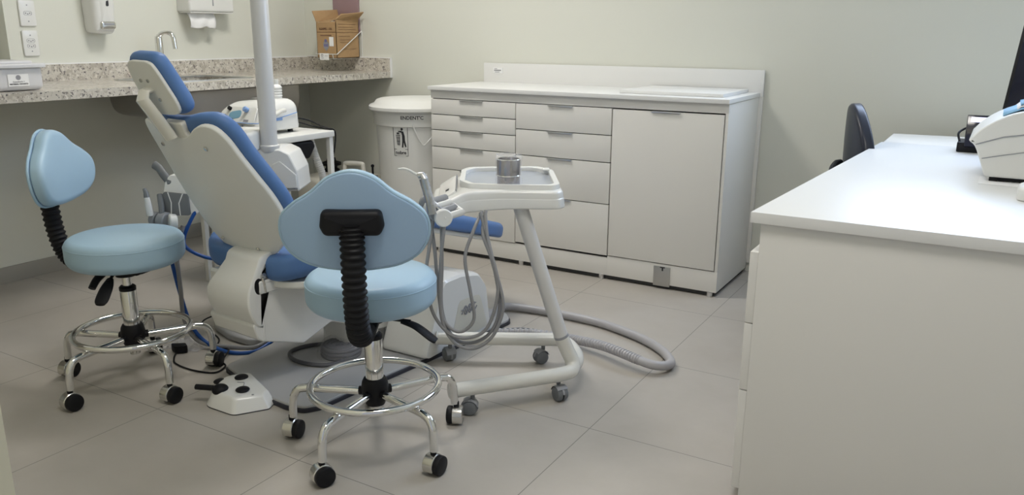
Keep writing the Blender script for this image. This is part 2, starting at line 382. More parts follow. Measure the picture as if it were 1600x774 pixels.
# storage box on counter
sb = thing('storage_box', 'frosted clear lidded plastic box with a small white label on the counter', 'storage box', (-3.5, 1.62, .92))
w = MB(); w.pad(rounded(rect(-3.78, 1.30, -3.30, 1.885), .03), .921, 1.008, .004, .02, rings=2); w.build('tub', 'frost', sb)
w = MB(); w.pad(rounded(rect(-3.795, 1.285, -3.285, 1.90), .035), 1.008, 1.024, .006, .002, rings=2); w.pad(rounded(rect(-3.76, 1.32, -3.32, 1.865), .03), 1.024, 1.034, .006, .001, rings=2); w.build('lid', 'frost', sb)
box('latch', (-3.50, 1.885, .985), (-3.44, 1.905, 1.02), 'frost', sb)
mfx = frame((-3.2985, 1.78, .962), (0, 1, 0), (0, 0, 1))
w = MB(); w.box((-.04, -.023, 0), (.04, .023, .0008), mfx); o = w.build('paper_label', 'paper', sb); o['label'] = 'white paper label with a round grey emblem'
w = MB(); w.lathe([(.0095, .0009), (.0095, .0014)], 20, mfx @ Matrix.Translation((0, .010, 0))); w.build('emblem', 'inkgrey', o)
text('Consultorio 1', .008, mfx @ Matrix.Translation((0, -.006, .001)), 'inkgrey', o); text('MATERIAL ODONTO', .0075, mfx @ Matrix.Translation((0, -.015, .001)), 'ink', o)

# power sockets
def socket(y0, y1, z0, z1, nrow, label):
    cy, cz = (y0+y1)/2, (z0+z1)/2
    t = thing('power_socket', label, 'power socket', (XL, cy, cz), 'wall sockets')
    w = MB(); w.pad(rounded(rect(y0, z0, y1, z1), .008), 0, .009, .004, .001, frame((XL+.0005, 0, 0), (0, 1, 0), (0, 0, 1)), rings=1); w.build('cover_plate', 'white', t)
    h = MB(); mm = frame((XL+.0096, 0, 0), (0, 1, 0), (0, 0, 1))
    for r in range(nrow):
        zz = cz+(.012*(nrow-1)-.024*r)
        for k in (-1, 0, 1): h.lathe([(.0001, 0), (.0032, 0), (.0032, .0004), (.0001, .0004)], 10, mm @ Matrix.Translation((cy+k*.0095, zz-(.003 if k == 0 else 0), 0)))
        h.ringpad([Vector((cy+p.x, zz+p.y)) for p in rounded(rect(-.019, -.009, .019, .009), .009, 4)], [Vector((cy+p.x*.92, zz+p.y*.88)) for p in rounded(rect(-.019, -.009, .019, .009), .009, 4)], 0, .0006, mm)
    h.build('pin_holes', 'inkgrey', t)
    for dz in (-.036, .036):
        s = MB(); s.lathe([(.0001, 0), (.003, 0), (.003, .001), (.0001, .001)], 10, mm @ Matrix.Translation((cy, cz+dz, 0))); s.build('screw', 'greymid', t)
socket(2.150, 2.224, 1.168, 1.284, 1, 'upper white wall socket plate near the left edge')
socket(2.148, 2.220, 1.034, 1.150, 2, 'lower white wall socket plate with two outlets')

# soap dispenser
sd = thing('soap_dispenser', 'white wall soap dispenser with a chrome push bar', 'soap dispenser', (XL, 2.48, 1.13))
def lam(p): # front leans out towards the top
    return Vector((p.x, p.y, p.z*(1+.25*min(1, max(0, (p.y-1.13)/.2)))))
w = MB(); w.pad(rounded([(2.462, 1.140), (2.570, 1.132), (2.578, 1.40), (2.452, 1.40)], [.02, .03, .03, .03], 5), 0, .088, .028, .003, frame((XL+.001, 0, 0), (0, 1, 0), (0, 0, 1)), .006, lam); w.build('body', 'white', sd)
w = MB(); w.pad(rounded(rect(2.482, 1.158, 2.560, 1.194), .012), .085, .106, .008, .002, frame((XL, 0, 0), (0, 1, 0), (0, 0, 1)), .002); w.build('push_bar', 'hoodchrome', sd)
w = MB(); w.pad(rounded(rect(2.494, 1.176, 2.550, 1.186), .004), .104, .109, .002, .001, frame((XL, 0, 0), (0, 1, 0), (0, 0, 1)), 0, rings=1); w.build('push_ridge', 'greymid', sd)
w = MB(); w.pad(rounded(rect(2.512, 1.265, 2.528, 1.34), .008), .09, .1135, .003, .001, frame((XL, 0, 0), (0, 1, 0), (0, 0, 1)), 0, rings=1); w.build('level_window', 'ink', sd)
# towel dispenser
td = thing('towel_dispenser', 'white paper towel dispenser with a sheet hanging out', 'towel dispenser', (XL, 3.11, 1.25))
w = MB(); w.pad(rounded(rect(3.00, 1.252, 3.30, 1.56), .012), 0, .105, .012, .001, frame((XL+.001, 0, 0), (0, 1, 0), (0, 0, 1)), .003); w.build('housing', 'white', td)
w = MB(); w.box((XL+.004, 3.008, 1.246), (XL+.10, 3.292, 1.2515), bev=.001); w.build('bottom_lip', 'whitemat', td)
w = MB(); w.box((XL+.107, 3.15, 1.285), (XL+.1095, 3.156, 1.33)); w.build('sight_slot', 'greymid', td)
R = []
for i in range(13):
    t = i/12; z = 1.248-.078*t
    R.append([Vector((XL+.06+.018*math.sin(t*2.2)+.004*math.sin(j*1.1+t*3), 3.015+.0145*j*(1-.05*t)+.006*t, z-.006*math.sin(j*.5)*t-(.010*t if j > 8 else 0))) for j in range(13)])
w = MB(); w.quadgrid(R, False); o = w.build('paper_towel', 'paper', td); sm = o.modifiers.new('t', 'SOLIDIFY'); sm.thickness = .002

# ------------------------------------------------------------------ sharps box corner
rp = thing('wall_panel', 'mauve flat panel on the wall above the cardboard box', 'panel', (-3.547, YB, 1.15))
w = MB(); w.box((-3.65, YB-.014, 1.14), (-3.444, YB-.001, 1.62), bev=.002); w.build('board', 'mauve', rp)
sx = thing('sharps_box', 'open brown cardboard sharps box held on the wall in a wire bracket', 'box', (-3.52, 3.83, 1.0))
X0, X1, Y0, Y1, Z0, Z1 = -3.598, -3.442, 3.735, 3.935, .999, 1.205
w = MB(); w.box((X0, Y0, Z0), (X1, Y0+.003, Z1)); w.box((X0, Y1-.003, Z0), (X1, Y1, Z1)); w.box((X0, Y0, Z0), (X0+.003, Y1, Z1)); w.box((X1-.003, Y0, Z0), (X1, Y1, Z1+.022)); w.box((X0, Y0, Z0), (X1, Y1, Z0+.003)); w.build('carton', 'card', sx, flat=True)
ml_ = frame((0, Y0+.002, Z1-.004), (1, 0, 0), (0, 1, .18)); YL = (Y1-Y0-.006)
w = MB(); hc = Vector((-3.505, YL*.45))
hole = [hc+Vector((.042*math.cos(a), .05*math.sin(a))) for a in [2*PI*i/24 for i in range(24)]]
outr = []
for h_ in hole:
    d = h_-hc; k = min(((X1-.003-hc.x) if d.x > 0 else (hc.x-X0-.003))/max(abs(d.x), 1e-6), ((YL-hc.y) if d.y > 0 else hc.y)/max(abs(d.y), 1e-6)); outr.append(hc+d*k)
w.ringpad(outr, hole, 0, .004, ml_); w.build('lid', 'card', sx)
def flap(pts, nm):
    w = MB(); a = [Vector(p) for p in pts]; n_ = (a[1]-a[0]).cross(a[2]-a[0]).normalized()*.0025; w.quadgrid([[p-n_ for p in a], [p+n_ for p in a]], True, True, True); w.build('flap', 'card', sx, flat=True)
flap([(X0+.001, Y0+.002, Z1), (X0+.001, Y1, Z1+.03), (X0-.012, Y1, Z1+.078), (X0-.032, Y0+.004, Z1+.066)], 'l')
flap([(X1-.001, Y0+.002, Z1+.018), (X1-.001, Y1, Z1+.022), (X1+.050, Y1-.005, Z1+.062), (X1+.016, Y0+.03, Z1+.045)], 'r')
flap([(X0+.004, Y1-.004, Z1+.02), (X1-.006, Y1-.004, Z1+.02), (X1-.02, Y1-.003, Z1+.055), (X0+.02, Y1-.003, Z1+.055)], 'b')
mf = frame((X0, Y0-.0006, Z0), (1, 0, 0), (0, 0, 1)); ms = frame((X1+.0006, Y0, Z0), (0, 1, 0), (0, 0, 1))
w = MB()
for i in range(24): w.box((.004+i*.0064, .148, 0), (.0085+i*.0064, .152, .0005), mf)
w.box((.0, .1475, 0), (.2, .1495, .0005), ms)
for a, b, c in ((.02, .165, .15), (.02, .178, .13), (.02, .125, .1), (.03, .105, .12), (.03, .09, .08), (.06, .05, .11), (.02, .195, .15)): w.box((a, b, 0), (a+c, b+.0018, .0005), ms)
w.box((.03, .128, 0), (.118, .134, .0005), mf)
w.build('printing', 'cardside', sx, flat=True)
text('FLEXPEL - 13L', .017, mf @ Matrix.Translation((.075, .168, .0006)), 'cardside', sx)
w = MB(); w.prism([(.05, .085), (.07, .108), (.095, .085), (.093, .06), (.073, .04), (.052, .06)], 0, .0006, mf); o = w.build('emblem', 'inkgrey', sx); o['label'] = 'violet printed shield emblem'
w = MB(); w.lathe([(.0001, .0007), (.010, .0007), (.010, .0012), (.0001, .0012)], 16, mf @ Matrix.Translation((.071, .1, 0))); w.box((.056, .066, .0007), (.088, .08, .0012), mf); w.build('emblem_mark', 'inkblue', o)
w = MB(); w.box((.100, .068, .0005), (.134, .122, .0012), mf); w.build('blank_sticker', 'paper', sx)
wb = thing('wire_bracket', 'white wire bracket with a small white tag holding the cardboard box', 'bracket', (-3.5, 3.93, 1.02))
w = MB(); z = 1.021
w.tube([(X0-.008, YB-.002, z+.12), (X0-.008, Y0-.006, z), (X1+.006, Y0-.006, z), (X1+.010, YB-.002, z+.137)], .0028, 8); w.tube([(X0-.008, YB-.004, z+.12), (X0-.008, YB-.004, Z0-.012), (X1+.008, YB-.004, Z0-.012), (X1+.010, YB-.004, z+.137)], .0028, 8)
w.tube([(X0+.03, YB-.004, Z0-.0045), (X0+.03, Y0, Z0-.0045), (X0+.03, Y0-.006, z)], .0028, 8); w.tube([(X1-.03, YB-.004, Z0-.0045), (X1-.03, Y0, Z0-.0045), (X1-.03, Y0-.006, z)], .0028, 8); w.build('wire', 'whitemat', wb)
mt = frame((X0+.066, Y0-.0105, 1.008), (1, 0, 0), (0, 0, 1))
w = MB(); w.box((-.040, -.021, 0), (.034, .018, .001), mt); o = w.build('tag', 'paper', wb)
w = MB(); w.ringpad([Vector(p) for p in rect(-.028, -.002, -.012, .013)], [Vector(p) for p in rect(-.024, .002, -.016, .009)], .0011, .0015, mt); w.box((-.028, -.012, .0011), (-.008, -.009, .0015), mt); w.box((.0, .002, .0011), (.026, .004, .0015), mt); w.build('tag_print', 'inkgrey', o)

# ------------------------------------------------------------------ white table with the ultrasonic unit
tb = thing('small_table', 'small white metal table beside the lamp pole', 'table', (-2.92, 2.56, 0))
TX0, TX1, TY0, TY1 = -3.145, -2.685, 2.42, 2.875
w = MB(); w.pad(rounded(rect(TX0, TY0, TX1, TY1), .012), .672, .70, .004, .003, rings=2); w.build('table_top', 'whitemat', tb)
for lx in (TX0+.02, TX1-.02):
    for ly in (TY0+.02, TY1-.02):
        w = MB(); w.box((lx-.012, ly-.012, .0), (lx+.012, ly+.012, .672), bev=.003); w.build('leg', 'whitemat', tb)
us = thing('ultrasonic_unit', 'white dental ultrasonic scaler unit with blue trim on the small table', 'dental device', (-2.955, 2.63, .70))
UX0, UX1, UY0, UY1 = -3.12, -2.79, 2.50, 2.77
def uf(p):
    t = (p.z-.72)/.135; return Vector((p.x+(.05*t*t if p.x < -2.97 else -.012*t*t), p.y+(.085*t if p.y < 2.635 else -.005*t), p.z-(.02*t*max(0, (-2.97-p.x)/.15))))
w = MB(); w.pad(rounded(rect(UX0, UY0, UX1, UY1), .045, 8), .716, .853, .045, .012, fn=uf, rings=4); w.build('body', 'white', us)
# sloping front control panel
mp = frame((-2.955, UY0+.018, .768), (1, 0, 0), (0, .62, 1))
w = MB(); w.pad(rounded([(-.128, -.012), (.135, -.022), (.120, .062), (-.070, .062)], .012), -.002, .0035, .002, .001, mp, rings=1); w.build('control_panel', 'whitemat', us)
w = MB(); w.pad(rounded(rect(-.035, .0, .04, .04), .02, 6), .0035, .0048, .001, .0, mp @ Matrix.Rotation(.2, 4, 'Z'), rings=1); o = w.build('display_inlay', 'lcdblue', us)
w = MB()
for a, b, c, d in ((-.105, .002, -.092, .014), (-.075, .006, -.062, .020), (.065, -.012, .095, .0), (-.05, -.012, -.01, -.009)): w.box((a, b, .0035), (c, d, .0045), mp)
w.build('panel_marks', 'inkgrey', us)
w = MB(); w.cyl(mp @ Vector((-.045, .048, .003)), mp @ Vector((-.045, .048, .016)), .009, 14); w.build('black_knob', 'black', us)
w = MB(); w.cyl(mp @ Vector((.065, .045, .003)), mp @ Vector((.065, .045, .025)), .012, 16, bev=.003); w.build('dial', 'softblue', us)
w = MB()
for x in (-3.085, -3.00, -2.90): w.cyl((x, UY0-.004, .737), (x, UY0+.01, .737), .009, 14)
w.build('front_sockets', 'grey', us)
w = MB(); w.tube([(-3.113, 2.555, .757), (-3.10, 2.512, .757), (-3.075, 2.4995, .757), (-2.83, 2.4985, .757), (-2.803, 2.512, .757), (-2.7875, 2.54, .762), (-2.788, 2.65, .776), (-2.79, 2.74, .79)], .0022, 8); w.build('trim_line', 'softblue', us)
w = MB(); w.box((UX1-.004, 2.585, .762), (UX1+.006, 2.645, .774), bev=.002); w.build('handpiece_rest', 'softblue', us)
w = MB(); w.tube(smooth_open([(-2.775, 2.53, .765), (-2.772, 2.57, .785), (-2.773, 2.62, .802), (-2.778, 2.655, .806)]), lambda t, i: .014-.004*t, 12); w.build('handpiece', 'cream', us)
for x, y in ((-3.06, 2.54), (-2.83, 2.54), (-3.06, 2.73), (-2.83, 2.73)):
    w = MB(); w.cyl((x, y, .7003), (x, y, .72), .012, 14); w.build('foot', 'black', us)
bt = thing('spiral_bottle', 'small white ribbed bottle standing on the ultrasonic unit', 'bottle', (-2.875, 2.70, .853))
w = MB(); w.lathe([(.001, 0), (.026, 0), (.028, .006)]+[(.027+.0025*(i % 2), .008+i*.006) for i in range(9)]+[(.022, .062), (.012, .068), (.012, .085), (.001, .086)], 20, Matrix.Translation((-2.875, 2.70, .850))); w.build('bottle_body', 'white', bt)
w = MB(); w.lathe([(.0145, .066), (.0145, .088), (.001, .089)], 16, Matrix.Translation((-2.875, 2.70, .850))); w.build('cap', 'whitemat', bt)
# leads from the unit
def cable(name, pts, r, m, label, cat='cable', n=8, group=None, k=8):
    P = smooth_open(pts, n); w = MB(); w.tube(P, r, k); lo = P[0]; o = w.build(name, m, None, (lo.x, lo.y, min(p.z for p in P))); return tag(o, label, cat, group)
cable('power_cable', [(-2.83, 2.772, .76), (-2.81, 2.83, .745), (-2.77, 2.86, .722), (-2.73, 2.872, .708), (-2.71, 2.90, .69), (-2.715, 2.895, .60), (-2.74, 2.885, .50), (-2.745, 2.89, .38), (-2.72, 2.90, .20), (-2.74, 2.93, .005), (-2.9, 3.1, .005)], .0035, 'black', 'thin black cable running from the ultrasonic unit down past the table leg')
cable('power_cable', [(-2.86, 2.772, .745), (-2.86, 2.83, .73), (-2.82, 2.87, .712), (-2.76, 2.885, .703), (-2.735, 2.91, .685), (-2.755, 2.905, .60), (-2.765, 2.90, .45), (-2.78, 2.91, .25), (-2.80, 2.95, .005), (-2.93, 3.16, .005)], .003, 'black', 'second black cable lying over the corner of the small table')
o = cable('suction_hose', [(-2.82, 2.84, .665), (-2.80, 2.85, .58), (-2.77, 2.865, .47), (-2.76, 2.86, .32), (-2.78, 2.82, .15), (-2.85, 2.75, .02)], (lambda t, i: .0165+.0018*(i % 2)), 'whitemat', 'white corrugated hose hanging under the small table', 'hose', 24, None, 14)
bx = thing('hanging_holder', 'black rounded part hanging under the small table beside the lamp pole', 'holder', (-2.62, 2.60, .6))
w = MB(); w.pad(rounded([(-.09, .0), (.045, .0), (.055, -.03), (.02, -.085), (-.03, -.075), (-.09, -.03)], .02, 5), -.03, .03, .012, .012, frame((-2.73, 2.70, .668), (.2, .98, 0), (0, 0, 1))); w.build('shell', 'black', bx)

# ------------------------------------------------------------------ compressor case and bin at the back wall
cs = thing('equipment_case', 'cream equipment case with a moulded handle on the floor by the white bin', 'case', (-3.32, 3.62, 0))
w = MB(); w.pad(rounded(rect(-3.56, 3.44, -3.06, 3.80), .05, 6), .012, .318, .03, .012); w.build('body', 'beigebox', cs)
w = MB(); w.tube(smooth_open([(-3.395, 3.70, .31), (-3.39, 3.70, .365), (-3.37, 3.70, .378), (-3.26, 3.70, .383), (-3.245, 3.70, .368), (-3.24, 3.70, .31)], 4), .014, 12); w.build('handle', 'cream', cs)
w = MB(); w.cyl((-3.12, 3.64, .316), (-3.12, 3.64, .33), .03, 20); w.cyl((-3.12, 3.64, .33), (-3.12, 3.64, .385), .006, 12); w.ball((-3.12, 3.64, .39), .010); w.build('switch_lever', 'black', cs)
w = MB(); w.box((-3.24, 3.55, .3165), (-3.17, 3.575, .322), bev=.001); w.box((-3.11, 3.47, .3165), (-3.08, 3.50, .325), bev=.001); w.build('slots', 'ink', cs)
for x in (-3.5, -3.12):
    for y in (3.5, 3.74):
        w = MB(); w.cyl((x, y, 0), (x, y, .015), .02, 14); w.build('foot', 'black', cs)
gv = thing('black_gauge', 'black round knob assembly behind the small table leg', 'regulator', (-3.50, 3.72, .3))
w = MB(); w.lathe([(.001, 0), (.05, 0), (.05, .012), (.035, .02), (.035, .035), (.06, .04), (.06, .055), (.03, .065), (.025, .085), (.001, .088)], 24, Matrix.Translation((-3.50, 3.70, .317))); w.build('knob_stack', 'black', gv)
bn = thing('waste_bin', 'tall white lidded waste bin with a tidyman sticker beside the drawer cabinet', 'bin', (-2.80, 3.66, 0))
BC = (-2.805, 3.665)
w = MB(); prof = [(.001, .012), (.185, .012), (.195, .02), (.205, .20), (.215, .42), (.225, .62), (.228, .655), (.236, .66), (.240, .72), (.242, .738), (.232, .742)]
w.lathe(prof, 64, Matrix.Translation((*BC, 0))); w.build('body', 'bin', bn)
w = MB()
for a in range(10):
    an = a*2*PI/10+.3; x, y = math.cos(an), math.sin(an)
    w.tube([(BC[0]+x*.190, BC[1]+y*.190, .04), (BC[0]+x*.206, BC[1]+y*.206, .30), (BC[0]+x*.2235, BC[1]+y*.2235, .63)], (.003, .022), 10, up=(x, y, 0))
w.build('ribs', 'bin', bn)
w = MB(); w.lathe([(.240, .735), (.258, .735), (.264, .742), (.264, .757), (.258, .764), (.235, .772), (.222, .79), (.205, .796), (.10, .803), (.001, .805)], 64, Matrix.Translation((*BC, 0))); w.build('lid', 'bin', bn)
w = MB(); w.tube(smooth_open([(BC[0]+.238*math.cos(a), BC[1]+.238*math.sin(a), z) for a, z in ((-1.02, .675), (-.93, .62), (-.80, .565), (-.70, .575), (-.52, .625), (-.4, .668))], 4), .0035, 8); w.build('carry_handle', 'bin', bn)
# stickers wrapped on the bin
def onbin(p, ang0, r, z0): # local (x across, y up) -> cylinder
    a = ang0+p.x/r; rr = r+p.y*.055+p.z; return Vector((BC[0]+rr*math.cos(a), BC[1]+rr*math.sin(a), z0+p.y))
def wrapped(w, pts, ang0, r, z0, h=.0008):
    o = [Vector((p[0], p[1])) for p in pts]; n = len(o); a = [w.bm.verts.new(onbin(Vector((p.x, p.y, 0)), ang0, r, z0)) for p in o]; b = [w.bm.verts.new(onbin(Vector((p.x, p.y, h)), ang0, r, z0)) for p in o]
    w.bm.faces.new(b)
    for i in range(n): w.bm.faces.new((a[i], a[(i+1) % n], b[(i+1) % n], b[i]))
an, rr, z0 = -1.33, .2245, .580
w = MB()
def bar(x0, y0, x1, y1, t=.0022):
    d = Vector((x1-x0, y1-y0)); nn = Vector((-d.y, d.x)).normalized()*t/2; wrapped(w, [(x0-nn.x, y0-nn.y), (x1-nn.x, y1-nn.y), (x1+nn.x, y1+nn.y), (x0+nn.x, y0+nn.y)], an, rr, z0)
for q in ((-.041, -.078, .041, -.078), (-.041, .082, .041, .082), (-.041, -.078, -.041, .082), (.041, -.078, .041, .082), (-.041, -.042, .041, -.042)): bar(*q)
for q in ((-.024, .035, -.018, -.018), (-.016, .035, -.014, -.018), (-.009, .035, -.009, -.018), (-.002, .035, -.004, -.018), (-.026, .035, 0, .035), (-.024, .02, -.002, .02), (-.022, .002, -.003, .002), (-.019, -.017, -.003, -.017)): bar(*q, t=.002)
wrapped(w, [(.010+.0065*math.cos(a), .067+.0075*math.sin(a)) for a in [2*PI*i/12 for i in range(12)]], an, rr, z0)
wrapped(w, [(.004, .057), (.018, .055), (.025, .03), (.026, .005), (.033, -.028), (.026, -.030), (.018, -.004), (.014, -.032), (.006, -.032), (.010, .005), (.010, .035)], an, rr, z0)
wrapped(w, [(.006, .058), (.012, .048), (-.010, .052), (-.012, .057)], an, rr, z0); wrapped(w, [(-.022, .047), (-.010, .050), (-.004, .044), (-.010, .040), (-.020, .041)], an, rr, z0)
wrapped(w, [(-.010, .088), (.014, .088), (.012, .112), (-.010, .112)], an, rr, z0, .0005); o = w.build('tidyman_sticker', 'ink', bn, sharp=60); o['label'] = 'black outlined pictogram sticker'
def wraptext(body, size, an, r, z0, m, nm):
    o = text(body, size, I4, m, bn, nm, .0004)
    off = wloc(bn)
    for v in o.data.vertices:
        p = v.co+off; v.co = onbin(Vector((p.x, p.y, p.z+.0006)), an, r, z0)-off
wraptext('nobre', .026, an, rr, z0-.060, 'ink', 'brand_lettering'); wraptext('ENDENT\'C', .026, -1.03, .2385, .708, 'ink', 'marker_lettering')

# ------------------------------------------------------------------ drawer cabinet along the back wall
CY, CX0, CX1 = 3.453, -2.548, -.985
cb = thing('drawer_cabinet', 'long white cabinet with nine drawers and one door along the back wall', 'cabinet', ((CX0+CX1)/2, 3.7, 0))
w = MB(); w.box((CX0, CY+.02, .022), (CX1, 3.948, .862), bev=.001); w.box((CX0, CY, .822), (CX1, CY+.02, .862), bev=.001); w.box((CX0, CY, .022), (-1.52, CY+.02, .109), bev=.001); w.box((-1.521, CY, .022), (CX1, CY+.02, .1185), bev=.001); w.box((-.9985, CY, .118), (CX1, CY+.02, .823), bev=.001); w.build('carcass', 'lamwhite', cb)
w = MB(); w.box((CX0+.006, CY+.008, .120), (-1.006, CY+.0205, .817)); w.build('shadow_recess', 'gap', cb)
w = MB(); w.box((CX0+.01, CY+.012, .004), (CX1-.01, 3.93, .0215)); o = w.build('base_shade', 'gap', cb); o['label'] = 'dark strip painting the shade under the cabinet'  # black filler that paints the shade in the gap below the carcass
def front(kind, x0, x1, z0, z1, hx0, hx1, lab=None):
    o = box(kind, (x0+.0014, CY-.004, z0+.0022), (x1-.0014, CY+.018, z1-.0022), 'lamwhite', cb, .0012)
    h = MB(); h.box((hx0, CY-.0115, z1-.0050), (hx1, CY+.004, z1-.0005), bev=.0012); h.box((hx0, CY-.0120, z1-.0065), (hx1, CY-.0100, z1-.0010), bev=.0006); h.build('handle', 'alu', o)
    if lab: o['label'] = lab
for z0, z1 in ((.739, .820), (.659, .739), (.572, .659), (.456, .572), (.110, .456)): front('drawer', CX0+.002, -2.035, z0, z1, -2.365, -2.225)
for z0, z1 in ((.694, .820), (.567, .694), (.369, .567), (.118, .369)): front('drawer', -2.033, -1.522, z0, z1, -1.854, -1.721)
front('door', -1.519, -1.000, .121, .818, -1.332, -1.196)
for x in (CX0+.04, -2.0, -1.55, CX1-.03):
    w = MB(); w.cyl((x, CY+.006, 0), (x, CY+.006, .0215), .013, 14); w.build('levelling_foot', 'alu', cb)
w = MB(); w.box((-1.283, CY-.0045, .014), (-1.203, CY-.0005, .108), bev=.001); o = w.build('kick_plate', 'steel', cb); o['label'] = 'small brushed metal plate'
w = MB(); w.box((-1.243, CY-.006, .088), (-1.236, CY-.0042, .106)); w.box((-1.252, CY-.006, .102), (-1.228, CY-.0042, .107)); w.build('plate_slot', 'ink', o)
wt = thing('cabinet_worktop', 'white worktop with raised back panel covering the drawer cabinet', 'worktop', (-1.76, 3.7, .864))
w = MB(); w.box((CX0-.008, CY-.018, .8635), (CX1+.004, 3.935, .883), bev=.0015); w.build('top', 'lamtop', wt)
w = MB(); w.box((-2.53, 3.9355, .8635), (-.968, 3.950, .987), bev=.0015); w.build('back_panel', 'lamtop', wt)
w = MB(); w.box((-1.0, 3.9355, .05), (-.968, 3.953, .8635), bev=.0015); w.build('side_strip', 'lamwhite', wt)
w = MB(); w.box((-2.468, 3.9325, .931), (-2.405, 3.9355, .963), bev=.001); o = w.build('label', 'paper', wt); o['label'] = 'small white printed label'
w = MB(); w.box((-2.46, 3.9318, .945), (-2.415, 3.9325, .951)); w.box((-2.455, 3.9318, .937), (-2.425, 3.9325, .940)); w.box((-2.458, 3.9318, .955), (-2.44, 3.9325, .958)); w.build('print', 'inkgrey', o)
lb = box('loose_board', (-1.52, 3.525, .8835), (-1.035, 3.925, .8985), 'lamtop', None, .001, loc=(-1.28, 3.7, .8835)); tag(lb, 'thin white board lying on the right end of the cabinet worktop', 'board')

# ------------------------------------------------------------------ desk on the right
dk = thing('desk', 'large white desk in the right foreground with drawers on its left side', 'desk', (.1, 2.6, 0))
w = MB(); w.prism([(-.466, 1.872), (1.05, 1.872), (1.05, 3.425), (-.376, 3.425)], .724, .75, bev=.0015); w.build('desktop', 'lamtop', dk)
w = MB(); w.box((-.443, 1.884, 0), (1.04, 1.904, .7238), bev=.001); w.build('end_panel', 'lamwhite', dk)
w = MB(); w.box((-.443, 1.905, .03), (.02, 2.36, .652), bev=.001); w.build('drawer_carcass', 'lamwhite', dk)
w = MB(); w.box((.0, 2.36, .05), (.02, 3.40, .7238), bev=.001); w.box((1.02, 1.905, 0), (1.04, 3.40, .7238), bev=.001); w.build('frame_panel', 'lamwhite', dk)
for z0, z1 in ((.474, .651), (.298, .471), (.026, .295)): box('drawer', (-.463, 1.886, z0), (-.4435, 2.36, z1), 'lamwhite', dk, .001)
box('side_leg', (-.405, 3.33, 0), (-.375, 3.40, .7238), 'lamwhite', dk)
d2 = thing('rear_desk', 'cream white desk behind the large desk, against the back wall', 'desk', (.3, 3.65, 0))
w = MB(); w.prism([(-.372, 3.45), (1.05, 3.45), (1.05, 3.93), (-.372, 3.78)], .722, .747, bev=.0015); w.build('desktop', 'lamwhite', d2)
for x in (-.34, 1.01): box('side_panel', (x, 3.47, 0), (x+.02, 3.77, .7218), 'lamwhite', d2)

# office chair
oc = thing('office_chair', 'black padded office chair tucked behind the large desk', 'chair', (-.35, 3.02, 0))
ax = Vector((.30, -.95, 0)).normalized()
mo = frame((-.462, 3.36, .672), ax, (-.04, 0, 1))
def bc(p): return Vector((p.x, p.y, p.z-.7*p.x*p.x))
w = MB(); w.pad(smooth_closed([(0, .226), (.085, .20), (.165, .12), (.205, .01), (.185, -.12), (.07, -.17), (-.07, -.17), (-.185, -.12), (-.205, .01), (-.165, .12), (-.085, .20)], 4), -.02, .025, .015, .012, mo, .006, bc); w.build('backrest', 'navy', oc)
w = MB(); w.pad(smooth_closed([(.0, .2), (.2, .13), (.22, -.08), (.17, -.2), (0, -.21), (-.17, -.2), (-.22, -.08), (-.2, .13)], 4), .46, .53, .03, .02, Matrix.Translation((-.25, 2.95, 0)), .01); w.build('seat', 'blackmat', oc)
w = MB(); w.tube([(-.48, 3.35, .60), (-.47, 3.34, .5), (-.42, 3.28, .445), (-.25, 2.95, .445)], (.03, .012), 10); w.build('back_stem', 'black', oc)
w = MB(); w.cyl((-.25, 2.95, .10), (-.25, 2.95, .45), .028, 18); w.build('gas_lift', 'black', oc)
w = MB(); w.tube(smooth_open([(-.42, 3.05, .49), (-.47, 3.08, .58), (-.500, 3.14, .655), (-.512, 3.28, .672), (-.508, 3.36, .668)]), .012, 10); w.build('armrest', 'black', oc)
for k in range(5):
    a = 2*PI*k/5; w = MB(); w.tube([(-.25, 2.95, .11), (-.25+.26*math.cos(a), 2.95+.26*math.sin(a), .075)], lambda t, i: (.022-.006*t, .018), 10); o = w.build('base_leg', 'black', oc)
    w = MB(); x, y = -.25+.26*math.cos(a), 2.95+.26*math.sin(a); w.cyl((x-.022*math.sin(a), y+.022*math.cos(a), .027), (x+.022*math.sin(a), y-.022*math.cos(a), .027), .027, 18); w.cyl((x, y, .03), (x, y, .07), .008, 8); w.build('caster', 'black', o)

# monitor
mn = thing('monitor', 'dark flat monitor tilted back at the right edge', 'monitor', (.25, 2.95, .75))
la = Vector((.94, -.34, 0)); u_ = Vector((.085, .23, .97)).normalized()
mm = frame((.0, 3.03, .86), la, u_)
w = MB(); w.box((0, 0, -.03), (.52, .36, 0), mm, .006); w.build('casing', 'black', mn)
w = MB(); w.box((.012, .018, .0005), (.508, .348, .002), mm, .0005); w.build('screen', 'screen', mn)
w = MB(); q = mm @ Vector((.26, .12, -.03)); w.tube([q, q+Vector((.02, .06, -.03)), (q.x+.03, q.y+.07, .77)], (.03, .012), 10); w.build('neck', 'black', mn)
w = MB(); w.pad(rounded(rect(-.11, -.09, .11, .09), .03), .7505, .766, .006, .001, Matrix.Translation((q.x+.02, q.y+.04, 0)), rings=2); w.build('foot', 'black', mn)
# desk phone
ph = thing('desk_phone', 'small black desk terminal with a painted bright reflection strip and coiled lead behind the printer', 'phone', (-.06, 3.3, .75))
w = MB(); w.box((-.114, 3.27, .7505), (.02, 3.40, .785), bev=.004); w.build('base', 'black', ph)
mq = frame((-.092, 3.262, .787), (1, .05, 0), (.12, .3, .95))
w = MB(); w.box((0, -.015, -.014), (.105, .098, 0), mq, .003); w.build('display', 'screen', ph)
w = MB(); w.box((.012, .072, .0004), (.098, .090, .0012), mq); w.build('reflection_strip', 'screenglare', ph)  # painted reflection: the glow is no real screen light
w = MB(); w.tube(smooth_open([(-.108, 3.30, .785), (-.115, 3.32, .81), (-.10, 3.34, .825), (-.07, 3.33, .84), (-.05, 3.32, .86)]), .004, 8); w.build('lead', 'black', ph)
